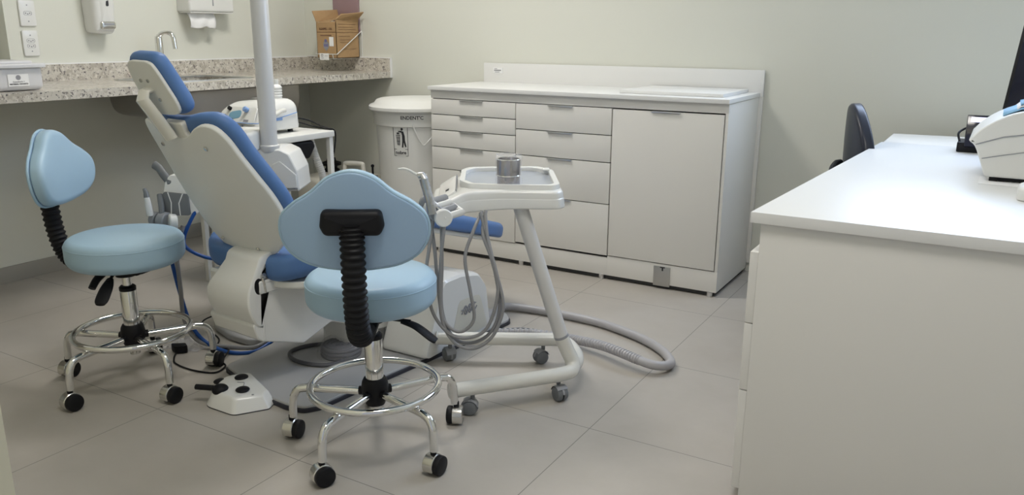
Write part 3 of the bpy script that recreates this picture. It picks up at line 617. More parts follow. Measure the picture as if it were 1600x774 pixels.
# printer
pr = thing('printer', 'white desktop printer with curved front and blue papers in its top, at the right edge', 'printer', (.15, 2.78, .75))
prof = smooth_open([(-.013, .764), (-.03, .81), (-.047, .848), (-.064, .862)], 3)+smooth_open([(-.063, .864), (-.035, .898), (.01, .930), (.06, .949), (.13, .955)], 4)+[Vector(p).to_3d() for p in ((.30, .955), (.34, .93), (.35, .764))]
w = MB(); w.prism([(p[0], p[1]) for p in prof], -2.96, -2.63, frame((0, 0, 0), (1, 0, 0), (0, 0, 1)), .007, 3); w.build('body', 'whitemat', pr)
w = MB(); w.tube([(-.045, 2.6295, .853), (.02, 2.6285, .878), (.10, 2.6285, .893)], .0016, 6); w.tube([(-.025, 2.6295, .815), (.03, 2.6285, .829), (.10, 2.6285, .845)], .0012, 6); w.build('seam', 'greymid', pr)
w = MB(); w.box((0, 2.645, .7505), (.02, 2.68, .765)); w.box((.02, 2.65, .7535), (.34, 2.95, .765)); w.box((.3, 2.645, .7505), (.33, 2.68, .765)); w.box((.3, 2.91, .7505), (.33, 2.95, .765)); w.box((0, 2.91, .7505), (.02, 2.95, .765)); w.build('feet', 'black', pr)
for k, (c, dy) in enumerate((('pblue', 0), ('paper', .02), ('pblue', .04))):
    pts = [(.01+.02*k, .934+.003*k), (.05, .953+.004*k), (.10, .968+.004*k), (.16, .975+.003*k), (.2, .97)]
    R = [[Vector((x, 2.66+dy+.02*k, z)), Vector((x, 2.90+dy, z))] for x, z in pts]; w = MB(); w.quadgrid(R, False)
    o = w.build('paper_sheet', c, None, (.1, 2.78, .95)); sm = o.modifiers.new('t', 'SOLIDIFY'); sm.thickness = .0015
    tag(o, ['blue sheet lying nearest on the printer top', 'white sheet between the two blue sheets on the printer top', 'blue sheet lying rearmost on the printer top'][k], 'paper', None)
pp = box('paper_sheet', (-.024, 2.578, .7503), (.19, 2.72, .7512), 'paper', None, 0, loc=(.08, 2.65, .7503)); tag(pp, 'flat white paper sticking out from under the printer', 'paper')
sm_ = thing('mouse', 'small white rounded object at the right edge in front of the printer', 'computer mouse', (.11, 2.40, .75))
w = MB(); w.pad(rounded(rect(.066, 2.35, .14, 2.45), .025, 6), .7505, .787, .014, .004, dome=.003); w.build('shell', 'whitemat', sm_)
w = MB(); w.box((.1025, 2.37, .789), (.1035, 2.43, .7915)); w.build('seam', 'greymid', sm_)

# ------------------------------------------------------------------ stools
def make_stool(label):
    """built at the origin, the back of the seat towards -X"""
    t = thing('stool', label, 'stool', (0, 0, 0), 'light blue stools on chrome casters')
    w = MB(); w.pad(circle(.180, 64, .012), .417, .512, .028, .034, dome=.012, seg=7); w.build('seat', 'babyblue', t)
    w = MB(); w.torus((.012, 0, .489), .1785, .0022, 72, 8); w.build('seat_seam', 'babyblue', t)
    # backrest : x across, y up, seen from behind
    top = .835; hb = .235
    mo = frame((-.262, 0, .715), (0, -1, 0), (-.10, 0, 1))     # +z of the frame points to the back
    out = [(0, .122), (.05, .108), (.095, .070), (.14, .040), (.172, .005), (.176, -.040), (.155, -.082), (.11, -.108), (.05, -.118), (0, -.120), (-.05, -.118), (-.11, -.108), (-.155, -.082), (-.176, -.040), (-.172, .005), (-.14, .040), (-.095, .070), (-.05, .108)]
    cur = lambda p: Vector((p.x, p.y, p.z-.8*p.x*p.x))
    so = smooth_closed([(*p, 0) for p in out], 4)
    w = MB(); w.pad(so, -.052, -.008, .008, .022, mo, 0, cur, base_dome=.008); bk = w.build('backrest', 'babyblue', t)
    w = MB(); w.pad([(p.x*1.0, p.y*1.0) for p in so], -.008, .003, .005, .002, mo, .002, cur); o = w.build('back_shell', 'babyblue2', t); o['label'] = 'smooth grey-blue rear shell'
    w = MB(); w.tube([mo @ cur(Vector((p.x*1.004, p.y*1.004, -.004))) for p in so+[so[0]]], .0045, 8, False); w.build('piping', 'babyblue', bk)
    w = MB(); w.pad(rounded([(-.076, -.006), (-.070, .034), (.070, .034), (.076, -.006), (.066, -.028), (-.066, -.028)], .016, 5), .002, .030, .014, .003, mo, .004, cur); w.build('bracket', 'black', t)
    P = smooth_open([(-.278, 0, .715), (-.278, 0, .66), (-.276, 0, .58), (-.266, 0, .50), (-.243, 0, .435), (-.205, 0, .404), (-.15, 0, .398)], 27)
    w = MB(); w.tube(P, lambda q, i: (.0245+(.0022, 0, -.0022, -.0022, 0, .0022)[i % 6], .0285+(.0022, 0, -.0022, -.0022, 0, .0022)[i % 6]), 20, up=(1, 0, 0)); w.build('bellows', 'black', t)
    w = MB(); w.box((-.17, -.030, .391), (.09, .030, .405), bev=.003); w.box((-.07, -.065, .396), (.10, .065, .4165), bev=.004); w.cyl((0, 0, .372), (0, 0, .397), .032, 20); w.build('mechanism', 'black', t)
    w = MB(); w.tube([(-.03, -.03, .392), (-.04, -.11, .385)], .005, 8); w.tube(smooth_open([(-.038, -.085, .386), (-.045, -.125, .372), (-.058, -.165, .345), (-.062, -.18, .335)]), lambda q, i: (.007+.0, .011+.010*math.sin(PI*min(1, q*.9))), 14); w.build('height_lever', 'black', t)
    w = MB(); w.tube([(-.05, -.02, .392), (-.06, -.05, .380)], .005, 8); w.tube(smooth_open([(-.058, -.040, .386), (-.066, -.062, .372), (-.070, -.085, .352)]), lambda q, i: (.010, .017-.004*q), 12); w.build('tilt_lever', 'black', t)
    w = MB(); w.lathe([(.015, .30), (.015, .375)], 24); w.build('piston', 'chrome', t)
    w = MB(); w.lathe([(.0001, .098), (.016, .098), (.0175, .13), (.0245, .135), (.0255, .16), (.0255, .322), (.0245, .325), (.014, .325)], 32); w.build('sleeve', 'chrome', t)
    w = MB(); w.lathe([(.016, .322), (.0262, .322), (.0265, .333), (.022, .338), (.0155, .339)], 24); w.build('collar', 'black', t)
    w = MB(); w.lathe([(.020, .122), (.027, .124), (.031, .135), (.037, .155), (.0385, .178), (.036, .193), (.031, .203), (.0262, .205)], 32)
    for k in range(5):
        a = math.radians(-12+72*k); w.tube([(.03*math.cos(a), .03*math.sin(a), .162), (.046*math.cos(a), .046*math.sin(a), .161)], .013, 14)
    w.build('hub', 'black', t)
    w = MB(); w.torus((0, 0, .181), .180, .0105, 96, 14); o = w.build('foot_ring', 'chrome', t)
    for k in range(5):
        a = math.radians(-12+72*k); ca, sa = math.cos(a), math.sin(a)
        w = MB(); w.tube([(r*ca, r*sa, z) for r, z in [(.045, .160), (.19, .160)]]+[tuple(p) for p in smooth_open([(.20*ca, .20*sa, .160), (.228*ca, .228*sa, .153), (.243*ca, .243*sa, .130), (.247*ca, .247*sa, .10), (.248*ca, .248*sa, .066)], 5)], .0118, 14); lg = w.build('leg', 'chrome', t)
        mc = Matrix.Rotation(PI/2, 4, 'X') @ Matrix.Translation((0, .0275, 0))       # wheel axis = -y of the caster, built at the origin
        w = MB(); w.lathe([(.0001, .026), (.020, .026), (.0262, .0235), (.0275, .020), (.0275, .010), (.026, .006), (.0001, .006)], 32, mc)
        w.lathe([(.0001, -.021), (.024, -.021), (.0268, -.018), (.0268, -.002), (.024, 0), (.0001, 0)], 28, mc)
        w.cyl((0, .004, .045), (0, .004, .071), .0085, 14); cs_ = w.build('caster', 'black', t)
        w = MB(); w.lathe([(.0001, -.0245), (.026, -.0245), (.0290, -.022), (.0294, -.018), (.0294, .0055), (.027, .0075), (.020, .0075)], 32, mc, -.75, PI*1.16); o = w.build('caster_hood', 'hoodchrome', cs_)
        cs_.location = (.250*ca, .250*sa, 0); cs_['k'] = k
    return t
s1 = make_stool('light blue round stool at the left, its padded backrest at far left')
s2 = dup(s1); s2['label'] = 'light blue round stool in the centre foreground, its back shell towards the viewer'
UP = ('seat', 'seat_seam', 'backrest', 'back_shell', 'bracket', 'bellows', 'mechanism', 'height_lever', 'tilt_lever')
AX = ((5, 25, 60, 14, -4), (2, 205, -60, 16, -24))      # where each caster's black wheel faces
for s_, p, ang, axs in ((s1, (-2.395, 1.545), 194+180, AX[0]), (s2, (-1.42, 1.63), -57+180, AX[1])):
    s_.location = (*p, 0)
    for ch in [c for c in bpy.data.objects if c.parent == s_]:
        n_ = ch.name.split('.')[0]
        if n_ in UP: ch.rotation_euler = (0, 0, math.radians(ang if not (s_ is s1 and n_ in ('seat', 'seat_seam', 'mechanism')) else 375))
        if s_ is s1 and n_ in ('backrest', 'back_shell', 'bracket'):   # this backrest is swivelled on its stem
            a1, a2 = math.radians(ang), math.radians(ang+19); ch.rotation_euler.z = a2; ch.location = Vector((-.262*(math.cos(a1)-math.cos(a2)), -.262*(math.sin(a1)-math.sin(a2)), 0))
        if s_ is s2 and n_ == 'tilt_lever': ch.rotation_euler.z = math.radians(ang-55)
        if s_ is s1 and n_ in ('height_lever', 'tilt_lever'): ch.rotation_euler.z = math.radians(ang+(37 if n_ == 'height_lever' else 14))
        if n_ == 'caster': ch.rotation_euler = (0, 0, math.radians(axs[ch['k']]+90)); del ch['k']

# ------------------------------------------------------------------ dental chair
O = Vector((-2.0, 1.8, 0)); a_ = math.radians(85); D = Vector((math.cos(a_), math.sin(a_), 0)); W_ = Vector((math.sin(a_), -math.cos(a_), 0)); Z = Vector((0, 0, 1))
L = lambda d, w, z: O+D*d+W_*w+Z*z
dc = thing('dental_chair', 'white dental chair with royal blue cushions and raised headrest', 'dental chair', tuple(O))
fdz = frame(O, D, Z)        # x=d, y=z ; frame z = D x Z = W (to the right)
fpl = frame(O, D, -W_)      # x=d, y=-w, z up
rho = math.radians(27.6)
Bk = D*-math.sin(rho)+Z*math.cos(rho)
mb = frame(L(-.085, 0, .465), W_, Bk)     # z -> rearwards
half = [(0, .438), (.055, .445), (.095, .468), (.135, .479), (.17, .467), (.193, .425), (.205, .36), (.222, .284), (.236, .206), (.230, .129), (.185, .05), (.11, -.002), (0, -.020)]
full = half+[(-x, y) for x, y in half[-2:0:-1]]
so = smooth_closed([(*p, 0) for p in full], 3)
def bend(p):
    return Vector((p.x, p.y, p.z-.77*p.x*p.x))
w = MB(); w.pad(so, -.016, 0, .005, .004, mb, 0, bend, rings=8); sh = w.build('back_shell', 'whitemat', dc)
chalf = [(0, .488), (.06, .492), (.12, .500), (.175, .490), (.207, .44), (.218, .365), (.235, .285), (.248, .206), (.242, .13), (.198, .06), (.12, .012), (0, -.004)]
cso = smooth_closed([(*p, 0) for p in chalf+[(-x, y) for x, y in chalf[-2:0:-1]]], 3)
w = MB(); w.pad(cso, -.060, -.0165, .014, .024, mb, 0, bend, rings=6, base_dome=.008); w.build('back_cushion', 'blue', dc)
for x, y in ((.105, .405), (.075, .028), (-.115, .40), (-.10, .04)):
    w = MB(); q = mb @ bend(Vector((x, y, .0005))); n_ = (mb.to_3x3() @ Vector((0, 0, 1))); w.cyl(q, q+n_*.004, .0075, 14, bev=.0015); w.build('screw', 'hoodchrome', sh)
# headrest
rh = math.radians(22); Bh = D*-math.sin(rh)+Z*math.cos(rh)
mh = frame(L(-.345, -0.010, .996), W_, Bh)
ho = smooth_closed([(*p, 0) for p in [(-.050, .078), (.0, .080), (.044, .076), (.062, .055), (.078, 0), (.088, -.045), (.078, -.074), (.03, -.082), (-.04, -.080), (-.066, -.062), (-.076, 0), (-.074, .055)]], 3)
hb_ = lambda p: Vector((p.x, p.y, p.z-.3*p.x*p.x))
w = MB(); w.pad(ho, -.010, 0, .004, .003, mh, 0, hb_); hs = w.build('headrest_shell', 'whitemat', dc)
w = MB(); w.pad([(p.x*1.12+.002, p.y*1.13+.004) for p in ho], -.056, -.0105, .018, .024, mh, 0, hb_, base_dome=.008); w.build('headrest_cushion', 'blue', dc)
for x, y in ((.005, .022), (-.03, .022), (.022, -.034)):
    w = MB(); q = mh @ Vector((x, y, -.001)); w.cyl(q, q+(mh.to_3x3() @ Vector((0, 0, .004))), .0055, 12); w.build('screw', 'hoodchrome', hs)
w = MB(); w.tube([L(-.340, -.020, .992), L(-.360, -.020, .986), L(-.368, -.018, .965), L(-.345, -.010, .925), L(-.312, -.002, .868), L(-.304, 0, .852)], (.010, .023), 16, up=W_.cross(Z)); w.build('headrest_arm', 'cream', dc)
w = MB(); w.pad(rounded([(-.035, .43), (.055, .43), (.050, .455), (.060, .487), (-.035, .487), (-.03, .455)], .008), -.024, -.004, .004, .003, mb, rings=1); w.build('headrest_socket', 'cream', dc)
# seat and legrest
sh_ = [(-.108, 0), (-.108, .10), (-.100, .175), (-.062, .228), (.0, .25), (.15, .25), (.32, .235), (.50, .205), (.60, .16), (.62, .0)]
ss = smooth_closed([(x, y, 0) for x, y in sh_+[(x, -y) for x, y in sh_[-2:0:-1]]], 3)
sf = lambda p: Vector((p.x, p.y, p.z+.9*max(0, abs(p.y)-.14)**1.5-.012*math.exp(-((p.x-.15)/.2)**2)))
w = MB(); w.pad(ss, .398, .482, .030, .028, fpl, .0, sf, rings=7); w.build('seat_cushion', 'blue', dc)
sl = math.atan2(.142, .475)
ml = frame(L(.53, 0, .497), D*math.cos(sl)-Z*math.sin(sl), -W_)
lh = [(0, -.02), (0, .0), (-.0, .175), (.10, .182), (.30, .178), (.43, .165), (.475, .12), (.485, .0)]
ls = smooth_closed([(*p, 0) for p in [(0, .0), (0, .12), (.02, .175), (.15, .182), (.35, .176), (.50, .160), (.565, .115), (.58, 0), (.565, -.115), (.50, -.160), (.35, -.176), (.15, -.182), (.02, -.175), (0, -.12)]], 3)
w = MB(); w.pad([(p.x*1.09, p.y*1.04) for p in ls], -.030, .034, .028, .016, ml, .004); w.build('legrest_cushion', 'blue', dc)
w = MB(); w.pad([(.01+(p.x-.01)*.955, p.y*.93) for p in ls], -.050, -.0305, .004, .008, ml); w.build('legrest_base', 'whitemat', dc)
w = MB(); w.pad([(p.x*.9+.01, p.y*.93) for p in ss], .372, .3975, .004, .01, fpl); w.build('seat_base', 'whitemat', dc)
# lower body
w = MB(); w.prism(rounded([(-.133, .203), (.027, .148), (.15, .188), (.24, .15), (.361, .095), (.55, .062), (.58, .30), (.54, .366), (-.133, .366)], [.01, .015, .03, .03, .03, .03, .04, .02, .01], 4), -.118, .118, fdz, .010, 3); w.build('lower_housing', 'white', dc)
w = MB(); w.prism(rounded([(-.140, .362), (.53, .362), (.56, .395), (-.140, .405)], .008, 3), -.128, .128, fdz, .008, 3); w.build('upper_housing', 'white', dc)
kn = smooth_closed([(*p, 0) for p in [(-.07, .49), (-.122, .478), (-.138, .450), (-.156, .415), (-.176, .375), (-.180, .325), (-.165, .280), (-.150, .258), (-.130, .254), (-.122, .29), (-.121, .345), (-.118, .40), (-.110, .43), (-.09, .455), (-.05, .48)]], 3)
w = MB(); w.prism([(p.x, p.y) for p in kn], -.095, .122, fdz, .012, 3)
fi = fdz.inverted()
for v in w.bm.verts:
    l_ = fi @ v.co; k = 1-.24*max(0, min(1, (l_.y-.36)/.09)); l_.z = .122+(l_.z-.122)*k; v.co = fdz @ l_
w.build('hinge_cover', 'white', dc)
w = MB(); w.ball((-.138, .388, .121), .027, 14, (.62, 1, .14), fdz); w.build('hinge_drum', 'black', dc)
w = MB(); w.cyl(L(-.120, .085, .418), L(-.120, .126, .418), .010, 16); w.tube([L(-.124, .124, .415), L(-.118, .124, .365)], .006, 10); w.build('hinge_link', 'hoodchrome', dc)
w = MB(); w.prism(rounded([(-.165, .262), (-.150, .215), (-.128, .200), (-.08, .19), (-.08, .27), (-.12, .252), (-.155, .275)], .012, 3), -.112, .116, fdz, .008, 3); w.build('rear_ledge', 'white', dc)
w = MB(); w.pad(rounded(rect(.26, -.085, .46, .085), .05, 6), .0225, .17, .01, .005, fpl, rings=1); w.build('lift_column', 'white', dc)
pl = [(-2.20, 1.75), (-1.90, 1.655), (-1.80, 1.645), (-1.735, 1.655), (-1.705, 1.70), (-1.69, 1.86), (-1.655, 2.15), (-1.615, 2.50), (-1.60, 2.68), (-1.66, 2.74), (-2.15, 2.76), (-2.21, 2.70), (-2.24, 2.20)]
po = rounded(pl, [.03, .05, .05, .04, .04, .2, .2, .2, .06, .06, .06, .06, .2], 5)
w = MB(); w.pad(po, .0075, .0225, .004, .001, rings=3); w.build('base_plate', 'plate', dc)
w = MB(); c_ = Vector((-1.93, 2.2)); w.pad([p+(p-c_).normalized()*.006 for p in po], .0003, .0145, .003, .001, rings=3); w.build('plate_edge', 'rug', dc)
# white connection box on the plate
jb = thing('connection_box', 'white moulded connection box with a script emblem on the chair base plate', 'box', (-1.73, 2.35, .0225))
fy = frame((-1.73, 0, 0), (0, 1, 0), (0, 0, 1))     # x=Y, y=z, z -> +X
pr_ = rounded([(2.135, .023), (2.245, .262), (2.275, .289), (2.38, .287), (2.50, .262), (2.555, .20), (2.585, .023)], [.02, .03, .03, .05, .06, .04, .01], 5)
def jf(w):
    t = bmesh.new(); n = len(pr_); R = []
    for x, sc, dz in ((-.10, .96, 0), (-.085, 1, 0), (.075, 1, 0), (.092, .985, 0), (.10, .95, 0)):
        R.append([fy @ Vector((2.36+(p.x-2.36)*sc, .023+(p.y-.023)*sc, x)) for p in pr_])
    w.quadgrid(R, True, True, True); return w
jf(MB()).build('shell', 'white', jb)
w = MB(); w.pad(rounded([(2.30, .028), (2.36, .185), (2.50, .175), (2.555, .028)], [.01, .03, .04, .01], 5), .0985, .101, .001, .0005, fy, rings=1); o = w.build('badge_panel', 'beigebox', jb); o['label'] = 'beige trapezoid panel'
w = MB()
for k in range(3): w.tube(smooth_open([(2.375+.028*k, .128, .1025), (2.395+.028*k, .152, .1025), (2.405+.028*k, .150, .1025), (2.392+.028*k, .130, .1025), (2.402+.028*k, .121, .1025), (2.415+.03*k, .135, .1025)], 4), .0025, 6, m=fy)
w.tube([(2.37, .143, .1025), (2.47, .149, .1025)], .002, 6, m=fy); w.build('script_emblem', 'inkgrey', o)
w = MB(); w.cyl(fy @ Vector((2.19, .262, .03)), fy @ Vector((2.19, .29, .03)), .006, 10); w.cyl(fy @ Vector((2.19, .20, .03)), fy @ Vector((2.19, .265, .03)), .009, 12); w.build('fitting', mat('teal_plastic', (.02, .22, .20), .4), jb)

# ------------------------------------------------------------------ water unit with lamp pole behind the chair
du = thing('dental_unit', 'white dental water unit with a tall pole beside the blue chair back', 'dental unit', (-2.46, 2.29, 0))
R_ = Vector((.86, .51, 0)).normalized(); mq = frame((-2.478, 2.274, 0), R_, Z)     # x right, y up, z towards the camera
w = MB(); w.prism(rounded([(-.21, .533), (.118, .533), (.112, .615), (.082, .682), (.045, .700), (-.21, .700)], [.006, .006, .02, .02, .02, .02], 4), -.16, .03, mq, .010, 3); bd = w.build('body', 'white', du)
w = MB(); w.prism(rounded([(.0, .545), (.110, .545), (.108, .60), (.045, .655), (.015, .64)], [.004, .004, .01, .012, .01], 4), .02, .036, mq, .004, 3); w.build('chevron_panel', 'white', bd)
w = MB(); w.pad(rounded(rect(-.30, -.14, -.03, .10), .03, 5), .700, .775, .014, .004, frame((-2.478, 2.274, 0), R_, (-.51, .86, 0)), rings=2); w.build('cuspidor_shelf', 'whitemat', du)
w = MB(); w.lathe([(.0001, .782), (.045, .783), (.055, .780), (.058, .775)], 28, Matrix.Translation((-2.60, 2.19, 0))); w.build('cuspidor_rim', 'whitemat', du)
w = MB(); w.lathe([(.036, .69), (.040, .70), (.041, .712), (.036, .716), (.0335, .716), (.0335, 2.05), (.030, 2.055), (.0001, 2.055)], 40, Matrix.Translation((-2.478, 2.274, 0))); w.build('pole', 'ivory', du)
w = MB(); w.box((-.10, .03, -.12), (.045, .535, -.02), mq, .02, 4); w.build('column', 'white', du)
w = MB(); w.box((-2.655, 2.10, .02), (-2.615, 2.16, .56), bev=.008); w.build('rear_leg', 'whitemat', du)
w = MB(); w.pad(rounded([(-2.665, 2.17), (-2.66, 2.09), (-2.56, 2.00), (-2.43, 1.955), (-2.30, 1.95), (-2.262, 2.05), (-2.262, 2.55), (-2.60, 2.55)], [.04, .06, .12, .12, .04, .02, .05, .05], 5), .004, .028, .008, .002, rings=2); w.build('foot_plate', 'plate', du)
# assistant holder
ah = thing('instrument_holder', 'grey and white suction handpiece holder on an arm left of the chair back', 'holder', (-2.459, 1.814, 0))
ma = frame((-2.459, 1.814, .585), R_, Z)
w = MB(); w.tube([(-.085, .105, -.04), (-.065, .095, -.03), (-.045, .078, -.01), (-.02, .05, 0), (0, .03, -.02)], (.011, .015), 12, m=ma); w.tube([(0, .03, -.03), (.12, .03, -.15), (.25, .0, -.30)], .014, 12, m=ma); w.build('arm', 'grey', ah)
w = MB(); w.prism(rounded([(-.048, -.062), (-.046, .005), (-.035, .05), (-.016, .078), (.03, .076), (.060, .02), (.078, -.062)], [.01, .02, .02, .02, .02, .02, .01], 4), -.05, .008, ma, .006, 3); hb2 = w.build('body', 'white', ah)
w = MB(); w.prism(rounded([(-.050, -.068), (-.050, .0), (-.038, .018), (.046, .010), (.048, -.066)], .008, 3), .006, .016, ma, .003); w.build('grey_cover', 'grey', hb2)
w = MB()
for s_ in ((-.024, .017, -.015, -.02, -.019, -.066), (.028, .012, .012, -.022, .013, -.066)): w.tube([(s_[0], s_[1], .016), (s_[2], s_[3], .016), (s_[4], s_[5], .016)], .0022, 6, m=ma)
w.build('white_lines', 'white', hb2)
w = MB(); w.cyl(ma @ Vector((-.02, -.085, .045)), ma @ Vector((.002, -.088, .03)), .030, 24, bev=.004); w.build('round_cap', 'whitemat', ah)
w = MB(); w.cyl(ma @ Vector((-.055, -.08, .025)), ma @ Vector((-.025, -.083, .035)), .031, 24, bev=.003); w.cyl(ma @ Vector((-.082, -.077, .02)), ma @ Vector((-.060, -.079, .03)), .027, 24, bev=.003); w.build('holder_rings', 'greymid', ah)
w = MB(); w.tube([(-.082, -.06, .04), (-.084, -.02, .045), (-.086, .005, .045)], lambda q, i: .013-.002*i, 12, m=ma); w.build('suction_tip', 'white', ah)
w = MB(); w.tube([(-.086, .004, .045), (-.088, .022, .043), (-.094, .034, .04)], lambda q, i: .010-.002*i, 10, m=ma); w.tube([(-.055, .008, .01), (-.045, -.03, .03), (-.045, -.07, .035)], .010, 10, m=ma); w.build('tip_end', 'grey', ah)
w = MB(); w.tube([(-.062, -.105, .03), (-.055, -.118, .03), (-.035, -.122, .03)], .006, 8, m=ma); w.tube([(-.03, -.115, .035), (-.012, -.128, .035), (.02, -.124, .03)], .005, 8, m=ma); w.build('hose_stubs', 'black', ah)

cable('water_hose', [(-2.40, 1.86, .545), (-2.409, 1.836, .517), (-2.443, 1.816, .439), (-2.439, 1.819, .397), (-2.386, 1.85, .364), (-2.330, 1.89, .352), (-2.25, 1.95, .34), (-2.21, 1.98, .30)], .0065, 'bluehose', 'bright blue hose curving from behind the chair back to under its seat', 'hose', 8, None, 12)
cable('water_hose', [(-2.47, 1.86, .47), (-2.50, 1.815, .40), (-2.511, 1.804, .349), (-2.491, 1.816, .19), (-2.469, 1.829, .09), (-2.425, 1.856, .022), (-2.31, 1.863, .0075), (-2.24, 1.921, .0075), (-2.235, 2.02, .03), (-2.24, 2.06, .0365)], .0072, 'bluehose', 'bright blue hose dropping past the left stool and looping along the floor', 'hose', 8, None, 12)
cable('grey_hose', [(-2.475, 1.84, .47), (-2.490, 1.815, .40), (-2.492, 1.812, .361), (-2.489, 1.812, .239), (-2.484, 1.812, .115), (-2.45, 1.84, .03), (-2.36, 1.895, .0085), (-2.27, 1.955, .0085), (-2.255, 2.05, .04), (-2.24, 2.09, .0365)], .008, 'hose', 'grey hose hanging beside the blue hose behind the left stool', 'hose', 8, None, 12)
cable('thin_cable', [(-2.63, 2.22, .0325), (-2.598, 2.142, .0320), (-2.635, 2.06, .03), (-2.66, 2.02, .008), (-2.565, 1.98, .0035), (-2.461, 1.937, .0035), (-2.395, 1.868, .0035), (-2.315, 1.86, .019), (-2.28, 1.80, .0035), (-2.231, 1.772, .0035), (-2.219, 1.714, .0035), (-2.303, 1.689, .0035), (-2.399, 1.696, .0035), (-2.445, 1.723, .0035), (-2.475, 1.755, .008)], .0032, 'black', 'thin black cable snaking on the floor by the left stool casters')
bg = thing('bagged_plug', 'black plug wrapped in a clear plastic bag on the floor under the left stool', 'plug', (-2.49, 1.81, 0))
w = MB(); w.prism(rounded([(-.045, -.012), (.0, -.028), (.03, .005), (.0, .02)], .006, 3), .001, .030, Matrix.Translation((-2.482, 1.785, 0)), .004); w.build('plug', 'black', bg)
random.seed(4)
w = MB(); R = []
for i in range(13):
    t = i/12; row = []
    for j in range(13):
        u = j/12; e = math.sin(PI*t)*math.sin(PI*u)
        row.append(Vector((-2.585+.15*t+random.uniform(-.006, .006), 1.76+.10*u+.05*t+random.uniform(-.006, .006), .002+max(0, e)*.036*random.uniform(.55, 1.1))))
    R.append(row)
w.quadgrid(R, False); o = w.build('bag', 'bagfilm', bg, sharp=15); o['label'] = 'clear crumpled plastic bag'

# foot control
fc = thing('foot_control', 'white foot control with four black buttons on the floor', 'foot control', (-1.97, 1.62, 0))
fo = rounded([(-2.035, 1.525), (-1.905, 1.525), (-1.845, 1.615), (-1.862, 1.658), (-2.055, 1.735), (-2.12, 1.66)], [.05, .03, .012, .012, .04, .05], 5)
def ff(p):
    h = max(0, min(1, (p.z-.004)/.04)); c = Vector((-1.98, 1.63)); return Vector((c.x+(p.x-c.x)*(1-.22*h), c.y+(p.y-c.y)*(1-.22*h), p.z+.012*h*(1-abs(p.x-c.x)*6)))
w = MB(); w.pad(fo, .003, .042, .008, .002, fn=ff, rings=4); w.build('shell', 'white', fc)
w = MB(); w.pad([p*1. for p in fo], .0003, .004, .001, .001, rings=1); w.build('rubber_base', 'rug', fc)
for x, y, z, r in ((-2.018, 1.662, .053, .022), (-1.940, 1.598, .053, .022), (-2.075, 1.622, .040, .021)):
    w = MB(); w.ball((x, y, z), r, 12, (1, 1, .35)); w.build('button', 'black', fc)
w = MB(); w.ball((-2.005, 1.565, .050), .026, 12, (1, 1, .7)); w.tube([(-2.01, 1.565, .052), (-2.04, 1.55, .054), (-2.082, 1.535, .053)], lambda q, i: (.009, .010), 12); w.build('joystick', 'black', fc)
w = MB(); w.lathe([(.0001, .0), (.004, .0), (.004, .001), (.0001, .001)], 10, Matrix.Translation((-1.895, 1.598, .0455))); w.tube(smooth_open([(-1.995, 1.625, .0545), (-1.975, 1.635, .0545), (-1.96, 1.62, .0545)]), .0012, 6); w.build('marks', 'greymid', fc)

# coiled cable in film
cl = thing('coiled_cable', 'coiled grey cable wrapped in clear film on the chair base plate', 'cable coil', (-1.97, 2.02, .0225))
w = MB()
for k, (r_, z_) in enumerate(((.066, .031), (.067, .044), (.065, .057), (.053, .060), (.040, .058), (.054, .046), (.027, .056), (.013, .055))): w.torus((-1.925+.002*(k % 2), 2.035, z_), r_, .0078, 48, 10)
w.build('coil', 'coil', cl)
w = MB(); w.tube(smooth_open([(-1.93, 2.10, .030), (-2.01, 2.085, .030), (-2.075, 2.02, .030), (-2.085, 1.945, .030), (-2.03, 1.90, .030), (-1.955, 1.895, .030), (-1.89, 1.92, .030), (-1.865, 1.98, .030)], 6), .0072, 10); w.build('loose_loop', 'coil', cl)
random.seed(9)
def crumple_lathe(cx, cy, z0, prof, n=40, amp=.004):
    w = MB(); R = []
    for r, z in prof: R.append([Vector((cx+(r+random.uniform(-amp, amp) if r > .001 else 0)*math.cos(2*PI*j/n) if r > .001 else cx, cy+(r+random.uniform(-amp, amp))*math.sin(2*PI*j/n) if r > .001 else cy, z0+z+random.uniform(-amp, amp)*.5)) for j in range(n)])
    w.quadgrid(R); return w
crumple_lathe(-1.925, 2.035, .0235, [(.088, .002), (.083, .02), (.080, .040), (.072, .051), (.055, .054), (.03, .052), (.004, .050)]).build('film', 'film3', cl, sharp=10)

# ------------------------------------------------------------------ instrument cart
a_ = math.radians(31); TU = Vector((math.cos(a_), math.sin(a_), 0)); TV = Vector((math.sin(a_), -math.cos(a_), 0)); TO = Vector((-1.33, 2.12, 0))
TL = lambda u, v, z: TO+TU*u+TV*v+Z*z
ic = thing('instrument_cart', 'white rolling dental instrument cart with splayed tubular base and tray', 'cart', (-1.28, 2.2, 0))
ft = frame(TO, TU, -TV)        # x=u, y=-v, z up
def fl(pts): return [(u, -v) for u, v in pts]
body = rounded(fl([(-.115, -.262), (.152, -.285), (.200, -.20), (.214, .075), (.195, .108), (.02, .095), (-.08, .13), (-.135, .175), (-.185, .10), (-.195, -.12)]), [.06, .06, .06, .03, .03, .2, .1, .04, .05, .06], 6)
def bf(p):
    s = max(0, min(1, (-.065-p.x)/.125)); s = s*s*(3-2*s)
    f_ = max(0, (.690-p.z)/.055)
    return Vector((p.x*(1+.025*f_), p.y*(1+.025*f_), p.z-.036*s*(1 if p.z > .66 else .45)-(.010*max(0, min(1, (.1-p.x)/.25)) if p.z < .65 else 0)))
bc_ = sum(body, Vector((0, 0)))/len(body)
w = MB(); w.pad([bc_+(p-bc_)*1.008 for p in body], .634, .668, .006, .006, ft, 0, bf, rings=6); w.build('tray_skirt', 'white', ic)
w = MB(); w.pad(body, .660, .690, .010, .002, ft, 0, bf, rings=6); w.build('tray_body', 'white', ic)
